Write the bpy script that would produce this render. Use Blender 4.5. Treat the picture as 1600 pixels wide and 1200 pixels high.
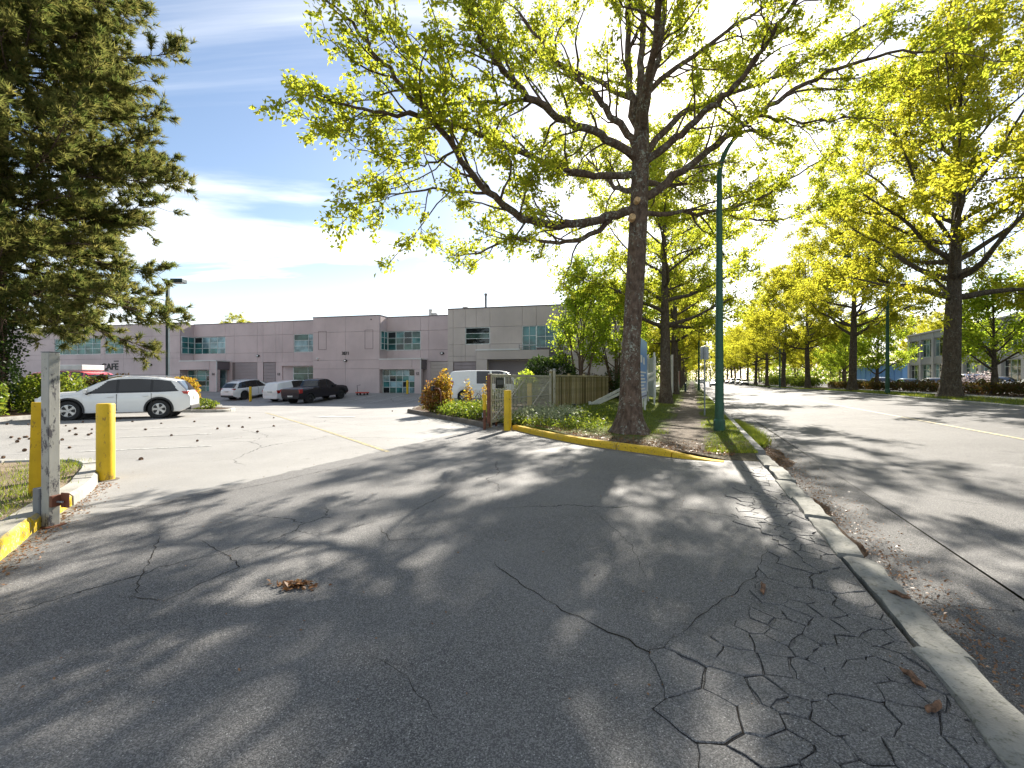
import bpy, bmesh, math, random
import numpy as np
from mathutils import Vector, Matrix

# ------------------------------------------------------------------ camera, sky, sun, exposure
scn = bpy.context.scene
COL = scn.collection
for o in list(bpy.data.objects):
    bpy.data.objects.remove(o)
F, CX, HZ, CAMH = 700.0, 800.0, 592.0, 1.6          # photo pixels (1600 wide): focal length, centre, horizon; eye height
cam_d = bpy.data.cameras.new('camera'); cam = bpy.data.objects.new('camera', cam_d); COL.objects.link(cam)
cam.location = (0, 0, CAMH); cam.rotation_euler = (math.radians(90), 0, 0)
cam_d.sensor_width = 36; cam_d.lens = 36 * F / 1600; cam_d.shift_y = -(600 - HZ) / 1600
cam_d.clip_start = 0.05; cam_d.clip_end = 6000
scn.camera = cam
SUNV = Vector((263, 700, 454)).normalized()
SUN_EL = math.asin(SUNV.z); SUN_AZ = math.atan2(SUNV.x, SUNV.y)

world = bpy.data.worlds.new('World'); scn.world = world; world.use_nodes = True
wn = world.node_tree; wn.nodes.clear(); WL = wn.links.new
def wnode(t, **k):
    n = wn.nodes.new(t)
    for a, b in k.items(): setattr(n, a, b)
    return n
sky = wnode('ShaderNodeTexSky', sky_type='NISHITA', sun_disc=False, sun_elevation=SUN_EL, sun_rotation=SUN_AZ,
            altitude=20, air_density=1.0, dust_density=0.7, ozone_density=1.1)
tc = wnode('ShaderNodeTexCoord')
sep = wnode('ShaderNodeSeparateXYZ'); WL(tc.outputs['Generated'], sep.inputs[0])
def wmath(op, a, b=None, c=None, clamp=False):
    n = wnode('ShaderNodeMath', operation=op, use_clamp=clamp)
    for i, v in enumerate((a, b, c)):
        if v is None: continue
        if isinstance(v, (int, float)): n.inputs[i].default_value = v
        else: WL(v, n.inputs[i])
    return n.outputs[0]
zc = wmath('ADD', wmath('MAXIMUM', sep.outputs[2], 0.0), 0.10)
cx_ = wmath('DIVIDE', sep.outputs[0], zc); cy_ = wmath('DIVIDE', sep.outputs[1], zc)
comb = wnode('ShaderNodeCombineXYZ'); WL(cx_, comb.inputs[0]); WL(cy_, comb.inputs[1])
mp = wnode('ShaderNodeMapping'); WL(comb.outputs[0], mp.inputs[0])
mp.inputs['Rotation'].default_value = (0, 0, math.radians(-14)); mp.inputs['Scale'].default_value = (0.30, 0.95, 1); mp.inputs['Location'].default_value = (9.3, 1.42, 0)
nz = wnode('ShaderNodeTexNoise', noise_dimensions='2D'); WL(mp.outputs[0], nz.inputs['Vector'])
nz.inputs['Scale'].default_value = 1.15; nz.inputs['Detail'].default_value = 9; nz.inputs['Roughness'].default_value = 0.56; nz.inputs['Distortion'].default_value = 0.5
cr = wnode('ShaderNodeMapRange', interpolation_type='SMOOTHSTEP'); WL(nz.outputs[0], cr.inputs[0])
cr.inputs[1].default_value = 0.47; cr.inputs[2].default_value = 0.68; cr.inputs[3].default_value = 0.0; cr.inputs[4].default_value = 0.75
hz = wnode('ShaderNodeMapRange', interpolation_type='SMOOTHSTEP'); WL(sep.outputs[2], hz.inputs[0])      # thin haze towards the horizon, all round
hz.inputs[1].default_value = 0.0; hz.inputs[2].default_value = 0.30; hz.inputs[3].default_value = 0.34; hz.inputs[4].default_value = 0.0
cmask = wmath('MAXIMUM', cr.outputs[0], hz.outputs[0])
hsv = wnode('ShaderNodeHueSaturation'); WL(sky.outputs[0], hsv.inputs['Color']); hsv.inputs['Saturation'].default_value = 0.10; hsv.inputs['Value'].default_value = 1.0
cadd = wnode('ShaderNodeMix', data_type='RGBA', blend_type='ADD'); cadd.inputs[0].default_value = 1.0
WL(hsv.outputs[0], cadd.inputs[6]); cadd.inputs[7].default_value = (3.2, 3.3, 3.4, 1)
mixc = wnode('ShaderNodeMix', data_type='RGBA'); WL(cmask, mixc.inputs[0]); WL(sky.outputs[0], mixc.inputs[6]); WL(cadd.outputs[2], mixc.inputs[7])
bg = wnode('ShaderNodeBackground'); bg.inputs[1].default_value = 0.06; WL(mixc.outputs[2], bg.inputs[0])
wout = wnode('ShaderNodeOutputWorld'); WL(bg.outputs[0], wout.inputs[0])

sun_d = bpy.data.lights.new('sun', 'SUN'); sun_d.energy = 5.0; sun_d.angle = math.radians(0.53); sun_d.color = (1.0, 0.93, 0.82)
sun = bpy.data.objects.new('sun', sun_d); COL.objects.link(sun)
sun.rotation_euler = SUNV.to_track_quat('Z', 'Y').to_euler(); sun.location = (20, 60, 50)
scn.view_settings.view_transform = 'Standard'; scn.view_settings.look = 'None'; scn.view_settings.gamma = 1
scn.view_settings.exposure = 1.7
scn.render.engine = 'CYCLES'
scn.cycles.max_bounces = 4; scn.cycles.transmission_bounces = 2; scn.cycles.diffuse_bounces = 3; scn.cycles.glossy_bounces = 2

# ------------------------------------------------------------------ helpers
RNG = np.random.default_rng(7); rnd = random.Random(5)
def smooth(a, b, x):
    t = min(1, max(0, (x - a) / (b - a))); return t * t * (3 - 2 * t)
def lerp_table(tab, x):
    if x <= tab[0][0]: return tab[0][1]
    for (x0, y0), (x1, y1) in zip(tab, tab[1:]):
        if x <= x1:
            f = (x - x0) / (x1 - x0); return y0 + (y1 - y0) * f
    return tab[-1][1]
RD = Vector((0.3737, 0.9275)); RN = Vector((0.9275, -0.3737))      # street axis and its right-hand normal
def rp(s, t): return RN.x * s + RD.x * t, RN.y * s + RD.y * t
def st(X, Y): return RN.x * X + RN.y * Y, RD.x * X + RD.y * Y
PROF = [(0, 0), (12, 0), (18, -.07), (25, -.3), (29, -.4), (32.5, -.42), (35, -.2), (38, .15), (39.5, .2), (400, .2)]
def zlot(X, Y):
    d = .2425 * X + .97 * Y
    z = sum(lerp_table(PROF, d + k) for k in (-1.2, -.6, 0, .6, 1.2)) / 5
    return z * smooth(-3, -10, X)
def zroad(s, t):
    amp = .46 * (1 - .8 * smooth(40, 95, t)) * smooth(-40, 5, t)
    return -.085 + amp * smooth(1.5, 13.5, s)
def px(x, y, z=0.0):
    Y = F * (CAMH - z) / (y - HZ); return Vector(((x - CX) / F * Y, Y, z))
def pd(x, y, Y): return Vector(((x - CX) / F * Y, Y, CAMH + (HZ - y) / F * Y))

def link(o, parent=None):
    COL.objects.link(o)
    if parent is not None: o.parent = parent
    return o
def tag(o, label=None, cat=None, group=None, kind=None):
    if label: o['label'] = label
    if cat: o['category'] = cat
    if group: o['group'] = group
    if kind: o['kind'] = kind
    return o
def empty(name, loc=(0, 0, 0), rz=0.0, label=None, cat=None, group=None):
    o = bpy.data.objects.new(name, None); o.empty_display_size = .2; COL.objects.link(o)
    o.location = loc; o.rotation_euler = (0, 0, rz)
    return tag(o, label, cat, group)
def copy_tree(o, parent=None):
    c = o.copy(); COL.objects.link(c); c.parent = parent
    for ch in list(o.children): copy_tree(ch, c)
    return c

class MB:
    def __init__(s): s.v = []; s.f = []
    def quad(s, a, b, c, d):
        n = len(s.v); s.v += [tuple(a), tuple(b), tuple(c), tuple(d)]; s.f.append((n, n + 1, n + 2, n + 3)); return s
    def poly(s, pts):
        n = len(s.v); s.v += [tuple(p) for p in pts]; s.f.append(tuple(range(n, n + len(pts)))); return s
    def box(s, x0, x1, y0, y1, z0, z1, m=None):
        n = len(s.v)
        P = [(x0, y0, z0), (x1, y0, z0), (x1, y1, z0), (x0, y1, z0), (x0, y0, z1), (x1, y0, z1), (x1, y1, z1), (x0, y1, z1)]
        if m is not None: P = [tuple(m @ Vector(p)) for p in P]
        s.v += P
        s.f += [(n, n + 3, n + 2, n + 1), (n + 4, n + 5, n + 6, n + 7), (n, n + 1, n + 5, n + 4), (n + 1, n + 2, n + 6, n + 5), (n + 2, n + 3, n + 7, n + 6), (n + 3, n, n + 4, n + 7)]
        return s
    def bar(s, a, b, w, h=None, up=(0, 0, 1)):
        a = Vector(a); b = Vector(b); h = h or w
        d = (b - a); L = d.length; d.normalize(); up = Vector(up)
        if abs(d.dot(up)) > .98: up = Vector((0, 1, 0))
        sd = d.cross(up).normalized(); u2 = sd.cross(d)
        m = Matrix((( d.x, sd.x, u2.x, a.x), (d.y, sd.y, u2.y, a.y), (d.z, sd.z, u2.z, a.z), (0, 0, 0, 1)))
        return s.box(0, L, -w / 2, w / 2, -h / 2, h / 2, m)
    def tube(s, pts, rad, n=8, cap=True):
        pts = [Vector(p) for p in pts]
        if not hasattr(rad, '__len__'): rad = [rad] * len(pts)
        base = len(s.v); ref = None
        for i, p in enumerate(pts):
            t = (pts[min(i + 1, len(pts) - 1)] - pts[max(i - 1, 0)]).normalized()
            if ref is None:
                ref = Vector((1, 0, 0)) if abs(t.x) < .8 else Vector((0, 1, 0))
            sd = (ref - t * ref.dot(t)).normalized(); ref = sd; u2 = t.cross(sd)
            for k in range(n):
                a = 2 * math.pi * k / n
                s.v.append(tuple(p + (sd * math.cos(a) + u2 * math.sin(a)) * rad[i]))
        for i in range(len(pts) - 1):
            for k in range(n):
                a = base + i * n + k; b = base + i * n + (k + 1) % n
                s.f.append((a, b, b + n, a + n))
        if cap:
            s.f.append(tuple(base + k for k in range(n))[::-1])
            s.f.append(tuple(base + (len(pts) - 1) * n + k for k in range(n)))
        return s
    def lathe(s, prof, n=20, m=None, axis='z'):
        base = len(s.v)
        for r, h in prof:
            for k in range(n):
                a = 2 * math.pi * k / n; c, q = r * math.cos(a), r * math.sin(a)
                p = (c, q, h) if axis == 'z' else (c, h, q)
                if m is not None: p = tuple(m @ Vector(p))
                s.v.append(p)
        for i in range(len(prof) - 1):
            for k in range(n):
                a = base + i * n + k; b = base + i * n + (k + 1) % n
                s.f.append((a, b, b + n, a + n) if axis == 'z' else (a, a + n, b + n, b))
        return s
    def prism(s, poly, z0, z1):
        n = len(s.v); k = len(poly)
        s.v += [(p[0], p[1], z0) for p in poly] + [(p[0], p[1], z1) for p in poly]
        s.f.append(tuple(range(n, n + k))[::-1]); s.f.append(tuple(range(n + k, n + 2 * k)))
        for i in range(k):
            j = (i + 1) % k; s.f.append((n + i, n + j, n + k + j, n + k + i))
        return s
    def mesh(s, name, mat, smooth_angle=None):
        me = bpy.data.meshes.new(name); me.from_pydata(s.v, [], s.f)
        if mat is not None: me.materials.append(mat)
        if smooth_angle is not None:
            me.shade_smooth(); me.set_sharp_from_angle(angle=math.radians(smooth_angle))
        me.update(); return me
    def build(s, name, mat, parent=None, sm=None, label=None, cat=None, group=None, kind=None, bevel=0):
        o = bpy.data.objects.new(name, s.mesh(name, mat, sm)); link(o, parent)
        if bevel:
            b = o.modifiers.new('bevel', 'BEVEL'); b.width = bevel; b.segments = 2; b.limit_method = 'ANGLE'
        return tag(o, label, cat, group, kind)
def mesh_obj(name, me, parent=None, loc=(0, 0, 0), rz=0, **k):
    o = bpy.data.objects.new(name, me); link(o, parent); o.location = loc; o.rotation_euler = (0, 0, rz); return tag(o, **k)
def sheet(name, us, vs, fn, mat, kind='structure', parent=None):
    """grid sheet; fn(u,v) -> xyz"""
    V = [fn(u, v) for v in vs for u in us]; n = len(us)
    Fc = [(j * n + i, j * n + i + 1, (j + 1) * n + i + 1, (j + 1) * n + i) for j in range(len(vs) - 1) for i in range(n - 1)]
    me = bpy.data.meshes.new(name); me.from_pydata(V, [], Fc); me.materials.append(mat); me.shade_smooth()
    o = bpy.data.objects.new(name, me); link(o, parent)
    if parent is None: tag(o, kind=kind)
    return o
def frange(a, b, st_):
    n = max(1, int(round((b - a) / st_))); return [a + (b - a) * i / n for i in range(n + 1)]
def text_mesh(body, size, mat, extrude=.02, font_scale_x=1.0):
    cu = bpy.data.curves.new('lettering', 'FONT'); cu.body = body; cu.size = size; cu.extrude = extrude; cu.align_x = 'CENTER'; cu.offset = size * .012
    o = bpy.data.objects.new('lettering_tmp', cu); COL.objects.link(o)
    dg = bpy.context.evaluated_depsgraph_get(); dg.update()
    me = bpy.data.meshes.new_from_object(o.evaluated_get(dg)); bpy.data.objects.remove(o)
    me.materials.clear(); me.materials.append(mat); me.name = 'lettering'
    return me

# ------------------------------------------------------------------ materials
MATS = {}
class NT:
    def __init__(s, name):
        s.m = bpy.data.materials.new(name); s.m.use_nodes = True; s.t = s.m.node_tree; s.t.nodes.clear()
        s.out = s.t.nodes.new('ShaderNodeOutputMaterial'); MATS[name] = s.m
    def n(s, typ, ins=None, **k):
        nd = s.t.nodes.new(typ)
        for a, b in k.items(): setattr(nd, a, b)
        for a, b in (ins or {}).items():
            if isinstance(b, bpy.types.NodeSocket): s.t.links.new(b, nd.inputs[a])
            else: nd.inputs[a].default_value = b
        return nd
    def math(s, op, a, b=0.0, clamp=False):
        return s.n('ShaderNodeMath', {0: a, 1: b}, operation=op, use_clamp=clamp).outputs[0]
    def mix(s, f, a, b, blend='MIX'):
        c = lambda v: v if isinstance(v, bpy.types.NodeSocket) or len(v) == 4 else (*v, 1)
        return s.n('ShaderNodeMix', {0: f, 6: c(a), 7: c(b)}, data_type='RGBA', blend_type=blend).outputs[2]
    def coord(s): return s.n('ShaderNodeTexCoord').outputs['Object']
    def noise(s, vec, scale, detail=4, rough=.55, dist=0):
        return s.n('ShaderNodeTexNoise', {'Vector': vec, 'Scale': scale, 'Detail': detail, 'Roughness': rough, 'Distortion': dist}).outputs[0]
    def vor(s, vec, scale, feature='F1', out='Distance', rand=1.0):
        return s.n('ShaderNodeTexVoronoi', {'Vector': vec, 'Scale': scale, 'Randomness': rand}, feature=feature).outputs[out]
    def ramp(s, v, a, b, lo=0.0, hi=1.0):
        return s.n('ShaderNodeMapRange', {0: v, 1: a, 2: b, 3: lo, 4: hi}, interpolation_type='SMOOTHSTEP').outputs[0]
    def bsdf(s, col, rough=.6, metal=0.0, spec=.5, bump=None, bstr=.3, bdist=.02, **ex):
        c = lambda v: v if isinstance(v, bpy.types.NodeSocket) or len(v) == 4 else (*v, 1)
        ins = {'Base Color': c(col), 'Roughness': rough, 'Metallic': metal, 'Specular IOR Level': spec}
        ins.update(ex)
        if bump is not None:
            ins['Normal'] = s.n('ShaderNodeBump', {'Strength': bstr, 'Distance': bdist, 'Height': bump}).outputs[0]
        b = s.n('ShaderNodeBsdfPrincipled', ins)
        s.t.links.new(b.outputs[0], s.out.inputs[0]); return s.m

def simple(name, col, rough=.6, metal=0.0, spec=.5, var=.12, scale=3.0, grime=0.0, bstr=0.0, coat=0.0):
    m = NT(name); co = m.coord(); nz1 = m.noise(co, scale, 5); nz2 = m.noise(co, scale * 9, 4)
    dark = tuple(c * (1 - var * 2) for c in col); lite = tuple(min(1, c * (1 + var)) for c in col)
    c = m.mix(m.ramp(nz1, .3, .7), dark, lite)
    if grime: c = m.mix(m.math('MULTIPLY', m.ramp(nz2, .52, .66), grime), c, (.06, .05, .04))
    return m.bsdf(c, rough, metal, spec, bump=nz2 if bstr else None, bstr=bstr, bdist=.01, **({'Coat Weight': coat, 'Coat Roughness': .05} if coat else {}))

def leafmat(name, ca, cb, ta, tb, mixf=.5, gloss=.0):
    m = NT(name); r = m.n('ShaderNodeAttribute', attribute_name='rnd').outputs['Fac']
    d = m.n('ShaderNodeBsdfDiffuse', {'Color': m.mix(r, ca, cb)})
    t = m.n('ShaderNodeBsdfTranslucent', {'Color': m.mix(r, ta, tb)})
    a = m.n('ShaderNodeMixShader', {0: mixf, 1: d.outputs[0], 2: t.outputs[0]})
    b = a
    if gloss:
        g = m.n('ShaderNodeBsdfGlossy', {'Color': (.9, .9, .9, 1), 'Roughness': .35})
        b = m.n('ShaderNodeMixShader', {0: gloss, 1: a.outputs[0], 2: g.outputs[0]})
    m.t.links.new(b.outputs[0], m.out.inputs[0]); return m.m

def asphalt(name, base, lot=None, speck=.5, crack=1.0, rough=.72, spec=.35, patch=.35, warm=(1.0, .97, .93), line_scale=.30):
    m = NT(name); co = m.coord()
    n1 = m.noise(co, .45, 5, .6); n2 = m.noise(co, 3.2, 5, .6); n3 = m.noise(co, 42, 3, .7)
    vc = m.n('ShaderNodeTexVoronoi', {'Vector': co, 'Scale': 185.0}, feature='F1')
    vc2 = m.n('ShaderNodeTexVoronoi', {'Vector': co, 'Scale': 95.0}, feature='F1')
    sepc = m.n('ShaderNodeSeparateColor', {0: vc.outputs['Color']}).outputs[0]
    sepd = m.n('ShaderNodeSeparateColor', {0: vc2.outputs['Color']}).outputs[0]
    stone = m.ramp(sepc, .15, 1.1); big = m.math('MULTIPLY', m.ramp(sepd, .86, .97), m.ramp(vc2.outputs['Distance'], .42, .2))
    bw = tuple(base * w for w in warm); b = bw; lo = tuple(c * (1 - patch) for c in b); hi = tuple(c * (1 + patch) for c in b)
    c = m.mix(m.ramp(n1, .3, .7), lo, hi)
    c = m.mix(m.math('MULTIPLY', m.ramp(n2, .35, .75), .30), c, tuple(x * 1.35 for x in b))
    c = m.mix(m.math('MULTIPLY', stone, speck), m.mix(.5, c, (.012, .012, .014)), tuple(x * 2.4 for x in b))
    c = m.mix(m.math('MULTIPLY', big, .9), c, (.42, .41, .39))
    c = m.mix(m.math('MULTIPLY', m.ramp(n3, .55, .75), .4), c, (.02, .02, .022))
    c = m.mix(m.math('MULTIPLY', m.ramp(m.noise(co, 1.1, 6, .7, .6), .58, .74), .45), c, (.035, .034, .036))
    c = m.mix(m.math('MULTIPLY', m.ramp(m.noise(co, .8, 4, .6, .3), .60, .72), .25), c, tuple(x * 1.9 for x in bw))
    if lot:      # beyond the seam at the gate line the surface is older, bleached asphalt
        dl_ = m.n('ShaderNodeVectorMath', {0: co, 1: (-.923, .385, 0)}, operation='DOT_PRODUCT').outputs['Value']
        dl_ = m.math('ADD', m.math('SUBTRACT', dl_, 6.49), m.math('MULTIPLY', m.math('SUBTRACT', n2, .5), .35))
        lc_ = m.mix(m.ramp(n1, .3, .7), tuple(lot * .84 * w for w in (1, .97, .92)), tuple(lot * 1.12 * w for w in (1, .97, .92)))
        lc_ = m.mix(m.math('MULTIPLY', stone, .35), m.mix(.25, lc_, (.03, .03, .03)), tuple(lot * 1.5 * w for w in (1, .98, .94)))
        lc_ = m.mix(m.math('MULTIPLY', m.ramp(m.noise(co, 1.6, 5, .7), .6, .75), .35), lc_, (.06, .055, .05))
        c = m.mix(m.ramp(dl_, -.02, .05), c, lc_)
    # long thin cracks and seams
    wv = m.n('ShaderNodeVectorMath', {0: co, 1: m.n('ShaderNodeVectorMath', {0: m.n('ShaderNodeTexNoise', {'Vector': co, 'Scale': 1.3, 'Detail': 6.0, 'Roughness': .65}).outputs['Color'], 3: .55}, operation='SCALE').outputs[0]}, operation='ADD').outputs[0]
    cd = m.vor(wv, line_scale, 'DISTANCE_TO_EDGE')
    msk = m.ramp(m.noise(co, .23, 3), .47, .56)
    ck = m.math('MULTIPLY', m.ramp(cd, .0035, .0012), m.math('MULTIPLY', msk, crack))
    c = m.mix(ck, c, (.006, .006, .006))
    h = m.math('ADD', m.math('MULTIPLY', vc.outputs['Distance'], -.6), m.math('SUBTRACT', m.math('MULTIPLY', n3, .5), m.math('MULTIPLY', ck, 3.0)))
    return m.bsdf(c, rough, spec=spec, bump=h, bstr=.6, bdist=.006)
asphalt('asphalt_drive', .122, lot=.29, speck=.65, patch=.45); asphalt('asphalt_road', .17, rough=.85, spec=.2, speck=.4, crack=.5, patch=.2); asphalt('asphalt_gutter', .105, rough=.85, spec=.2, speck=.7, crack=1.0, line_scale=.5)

def concrete(name, col, lich=.3, yellow=0.0):
    m = NT(name); co = m.coord(); a = m.noise(co, 2.2, 6, .65); b = m.noise(co, 26, 4, .7); v = m.vor(co, 90)
    c = m.mix(m.ramp(a, .3, .7), tuple(x * .6 for x in col), col)
    c = m.mix(m.math('MULTIPLY', m.ramp(b, .5, .72), lich), c, (.055, .058, .035))
    if yellow:
        geo = m.n('ShaderNodeNewGeometry')
        pm = m.math('MULTIPLY', m.ramp(m.math('ADD', m.math('MULTIPLY', a, .6), m.math('MULTIPLY', b, .5)), .40, .50), yellow)
        c = m.mix(pm, c, (.62, .40, .03))
        c = m.mix(m.math('MULTIPLY', m.ramp(b, .56, .64), .8), c, (.10, .075, .03))
    return m.bsdf(c, .85, spec=.25, bump=m.math('ADD', b, m.math('MULTIPLY', v, .4)), bstr=.5, bdist=.012)
concrete('kerb_concrete', (.36, .35, .32)); concrete('kerb_old', (.27, .265, .235), .75); concrete('kerb_yellow', (.30, .27, .20), .25, 1.0); concrete('walk_concrete', (.42, .41, .38), .12)
concrete('kerb_dark', (.16, .135, .11), .4)

def ground_verge():
    m = NT('verge_soil'); co = m.coord()
    # position across the street axis
    s_ = m.n('ShaderNodeVectorMath', {0: co, 1: (RN.x, RN.y, 0)}, operation='DOT_PRODUCT').outputs['Value']
    t_ = m.n('ShaderNodeVectorMath', {0: co, 1: (RD.x, RD.y, 0)}, operation='DOT_PRODUCT').outputs['Value']
    n1 = m.noise(co, .9, 6, .65); n2 = m.noise(co, 7, 5, .7); n3 = m.noise(co, 45, 4, .7)
    sj = m.math('ADD', s_, m.math('MULTIPLY', m.math('SUBTRACT', n1, .5), 1.8))
    path = m.math('MULTIPLY', m.ramp(sj, -1.15, -.55), m.ramp(sj, .65, .25))
    front = m.ramp(m.math('ADD', t_, m.math('MULTIPLY', m.math('SUBTRACT', n1, .5), 2.0)), 12.6, 11.2)
    soil = m.mix(m.ramp(n2, .3, .7), (.07, .055, .042), (.20, .165, .13)); soil = m.mix(m.math('MULTIPLY', m.ramp(n3, .5, .7), .5), soil, (.05, .035, .022))
    grass = m.mix(m.ramp(n2, .3, .7), (.05, .075, .012), (.12, .15, .02)); grass = m.mix(m.ramp(n3, .5, .75), grass, (.10, .08, .03))
    f = m.math('MAXIMUM', path, m.math('MULTIPLY', front, .85))
    return m.bsdf(m.mix(f, grass, soil), .95, spec=.1, bump=m.math('ADD', m.math('MULTIPLY', n2, 1.5), n3), bstr=.8, bdist=.03)
ground_verge()
def soilmat(name, a, b, bits=(.05, .035, .022), sc=6):
    m = NT(name); co = m.coord(); n1 = m.noise(co, sc * .2, 5); n2 = m.noise(co, sc, 6, .7); n3 = m.noise(co, sc * 8, 4, .7)
    c = m.mix(m.ramp(n1, .35, .65), a, b); c = m.mix(m.math('MULTIPLY', m.ramp(n2, .5, .7), .6), c, bits)
    return m.bsdf(c, .95, spec=.1, bump=m.math('ADD', n2, n3), bstr=.8, bdist=.03)
soilmat('lawn', (.055, .085, .014), (.10, .13, .02), (.09, .08, .025)); soilmat('mulch', (.055, .035, .022), (.11, .075, .05), (.03, .02, .014), 9)
soilmat('dry_soil', (.16, .125, .085), (.30, .24, .17), (.10, .08, .05), 8); soilmat('field', (.07, .09, .03), (.13, .13, .06)); soilmat('crack_dirt', (.018, .015, .013), (.05, .04, .03), (.008, .008, .006), 30)

def bark(name, a, b, lich=.35):
    m = NT(name); co = m.coord(); mp_ = m.n('ShaderNodeMapping', {0: co, 3: (1, 1, .45)}).outputs[0]
    v = m.vor(mp_, 11, 'F1'); n1 = m.noise(mp_, 9, 6, .7); n2 = m.noise(co, 2.2, 5, .7); n3 = m.noise(co, 15, 4, .75)
    c = m.mix(m.ramp(n1, .3, .7), a, b); c = m.mix(m.ramp(v, .5, .15, 0, .35), c, tuple(x * .35 for x in a))
    c = m.mix(m.math('MULTIPLY', m.math('MULTIPLY', m.ramp(n2, .45, .6), m.ramp(n3, .5, .62)), lich), c, (.30, .32, .27))
    return m.bsdf(c, .92, spec=.15, bump=m.math('ADD', n1, m.math('MULTIPLY', v, .8)), bstr=.9, bdist=.04)
bark('bark_oak', (.065, .045, .034), (.17, .12, .09), 1.0); bark('bark_street', (.055, .042, .032), (.12, .095, .07), .35); bark('bark_pine', (.05, .035, .028), (.13, .09, .07), .1); bark('bark_maple', (.10, .065, .045), (.19, .13, .09), .1)
simple('cut_wood', (.55, .36, .18), .8, var=.2, scale=20)

leafmat('leaf_oak', (.085, .115, .014), (.15, .145, .014), (.42, .52, .04), (.68, .66, .06), .6)
leafmat('leaf_street', (.10, .125, .014), (.16, .155, .016), (.50, .54, .045), (.70, .62, .05), .58)
leafmat('leaf_green', (.075, .135, .018), (.12, .165, .02), (.42, .60, .045), (.60, .66, .06), .6)
leafmat('leaf_dark', (.020, .040, .012), (.045, .07, .016), (.05, .10, .02), (.09, .14, .02), .3, .02)
leafmat('leaf_shrub', (.045, .085, .014), (.13, .15, .02), (.18, .30, .03), (.40, .42, .04), .4, .02)
leafmat('leaf_red', (.18, .045, .018), (.20, .15, .03), (.42, .13, .04), (.52, .40, .07), .45, .02)
leafmat('leaf_orange', (.16, .075, .015), (.22, .18, .025), (.50, .22, .03), (.62, .50, .05), .45, .02)
leafmat('leaf_hedge', (.035, .05, .014), (.10, .055, .02), (.10, .13, .02), (.22, .10, .03), .35, .02)
leafmat('leaf_pale', (.22, .25, .14), (.34, .34, .24), (.35, .42, .2), (.45, .5, .3), .4, .02)
leafmat('needle', (.055, .082, .025), (.17, .155, .055), (.13, .18, .04), (.32, .29, .08), .45, .0)
leafmat('grass_blade', (.05, .085, .010), (.12, .14, .016), (.18, .28, .02), (.38, .38, .03), .45, .04)
leafmat('dry_leaf', (.16, .07, .03), (.28, .15, .07), (.2, .1, .04), (.3, .18, .08), .2, .03)
leafmat('blossom', (.55, .42, .42), (.75, .66, .64), (.6, .45, .45), (.8, .7, .7), .4, .02)

def stucco(name, col):
    m = NT(name); co = m.coord(); st_ = m.n('ShaderNodeMapping', {0: co, 3: (1, 1, .18)}).outputs[0]
    a = m.noise(co, .35, 5); b = m.noise(st_, 2.2, 6, .7); c3 = m.noise(co, 60, 3)
    c = m.mix(m.ramp(a, .3, .7), tuple(x * .88 for x in col), tuple(x * 1.07 for x in col))
    c = m.mix(m.math('MULTIPLY', m.ramp(b, .52, .75), .22), c, tuple(x * .55 for x in col))
    return m.bsdf(c, .85, spec=.2, bump=c3, bstr=.15, bdist=.01)
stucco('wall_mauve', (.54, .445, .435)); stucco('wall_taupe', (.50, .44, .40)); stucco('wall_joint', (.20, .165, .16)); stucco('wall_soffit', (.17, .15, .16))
stucco('wall_grey', (.40, .40, .41)); stucco('wall_olive', (.25, .24, .16)); stucco('wall_blue', (.16, .32, .62)); stucco('cap_white', (.66, .66, .64)); stucco('door_mauve', (.32, .275, .275))
def glass(name, col, rough=.03, spec=.4):
    m = NT(name); co = m.coord(); a = m.noise(co, .9, 3); 
    c = m.mix(m.ramp(a, .35, .65), tuple(x * .5 for x in col), tuple(x * 1.4 for x in col))
    return m.bsdf(c, rough, spec=spec)
glass('glass_teal', (.045, .155, .155)); glass('glass_dark', (.016, .020, .022)); glass('glass_car', (.012, .015, .017), .03, .55); glass('glass_green', (.05, .10, .085)); glass('glass_curtain', (.20, .31, .34))
simple('frame_white', (.62, .68, .66), .5); simple('frame_grey', (.25, .26, .27), .5)
def carpaint(name, col, coat=.8):
    m = NT(name); n1 = m.noise(m.coord(), 2.0, 4); c = m.mix(n1, tuple(x * .92 for x in col), tuple(min(1, x * 1.04) for x in col))
    return m.bsdf(c, .32, spec=.5, **{'Coat Weight': coat, 'Coat Roughness': .04})
carpaint('paint_white', (.72, .72, .70)); carpaint('paint_silver', (.42, .43, .44)); carpaint('paint_black', (.008, .006, .010), .3); carpaint('paint_blue', (.05, .13, .35)); carpaint('paint_red', (.58, .05, .05)); carpaint('paint_grey', (.12, .125, .13)); carpaint('paint_teal', (.05, .2, .22)); carpaint('paint_beige', (.42, .38, .32))
simple('trim_black', (.018, .018, .019), .6, var=.1); simple('tyre', (.018, .018, .018), .85, var=.15, scale=20); simple('alloy', (.48, .48, .48), .3, metal=.7); simple('alloy_dark', (.05, .05, .05), .4, metal=.5)
simple('lamp_red', (.36, .02, .015), .15, spec=.8); simple('lamp_clear', (.75, .76, .76), .1, spec=.8); simple('plate', (.55, .55, .52), .5)
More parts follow.
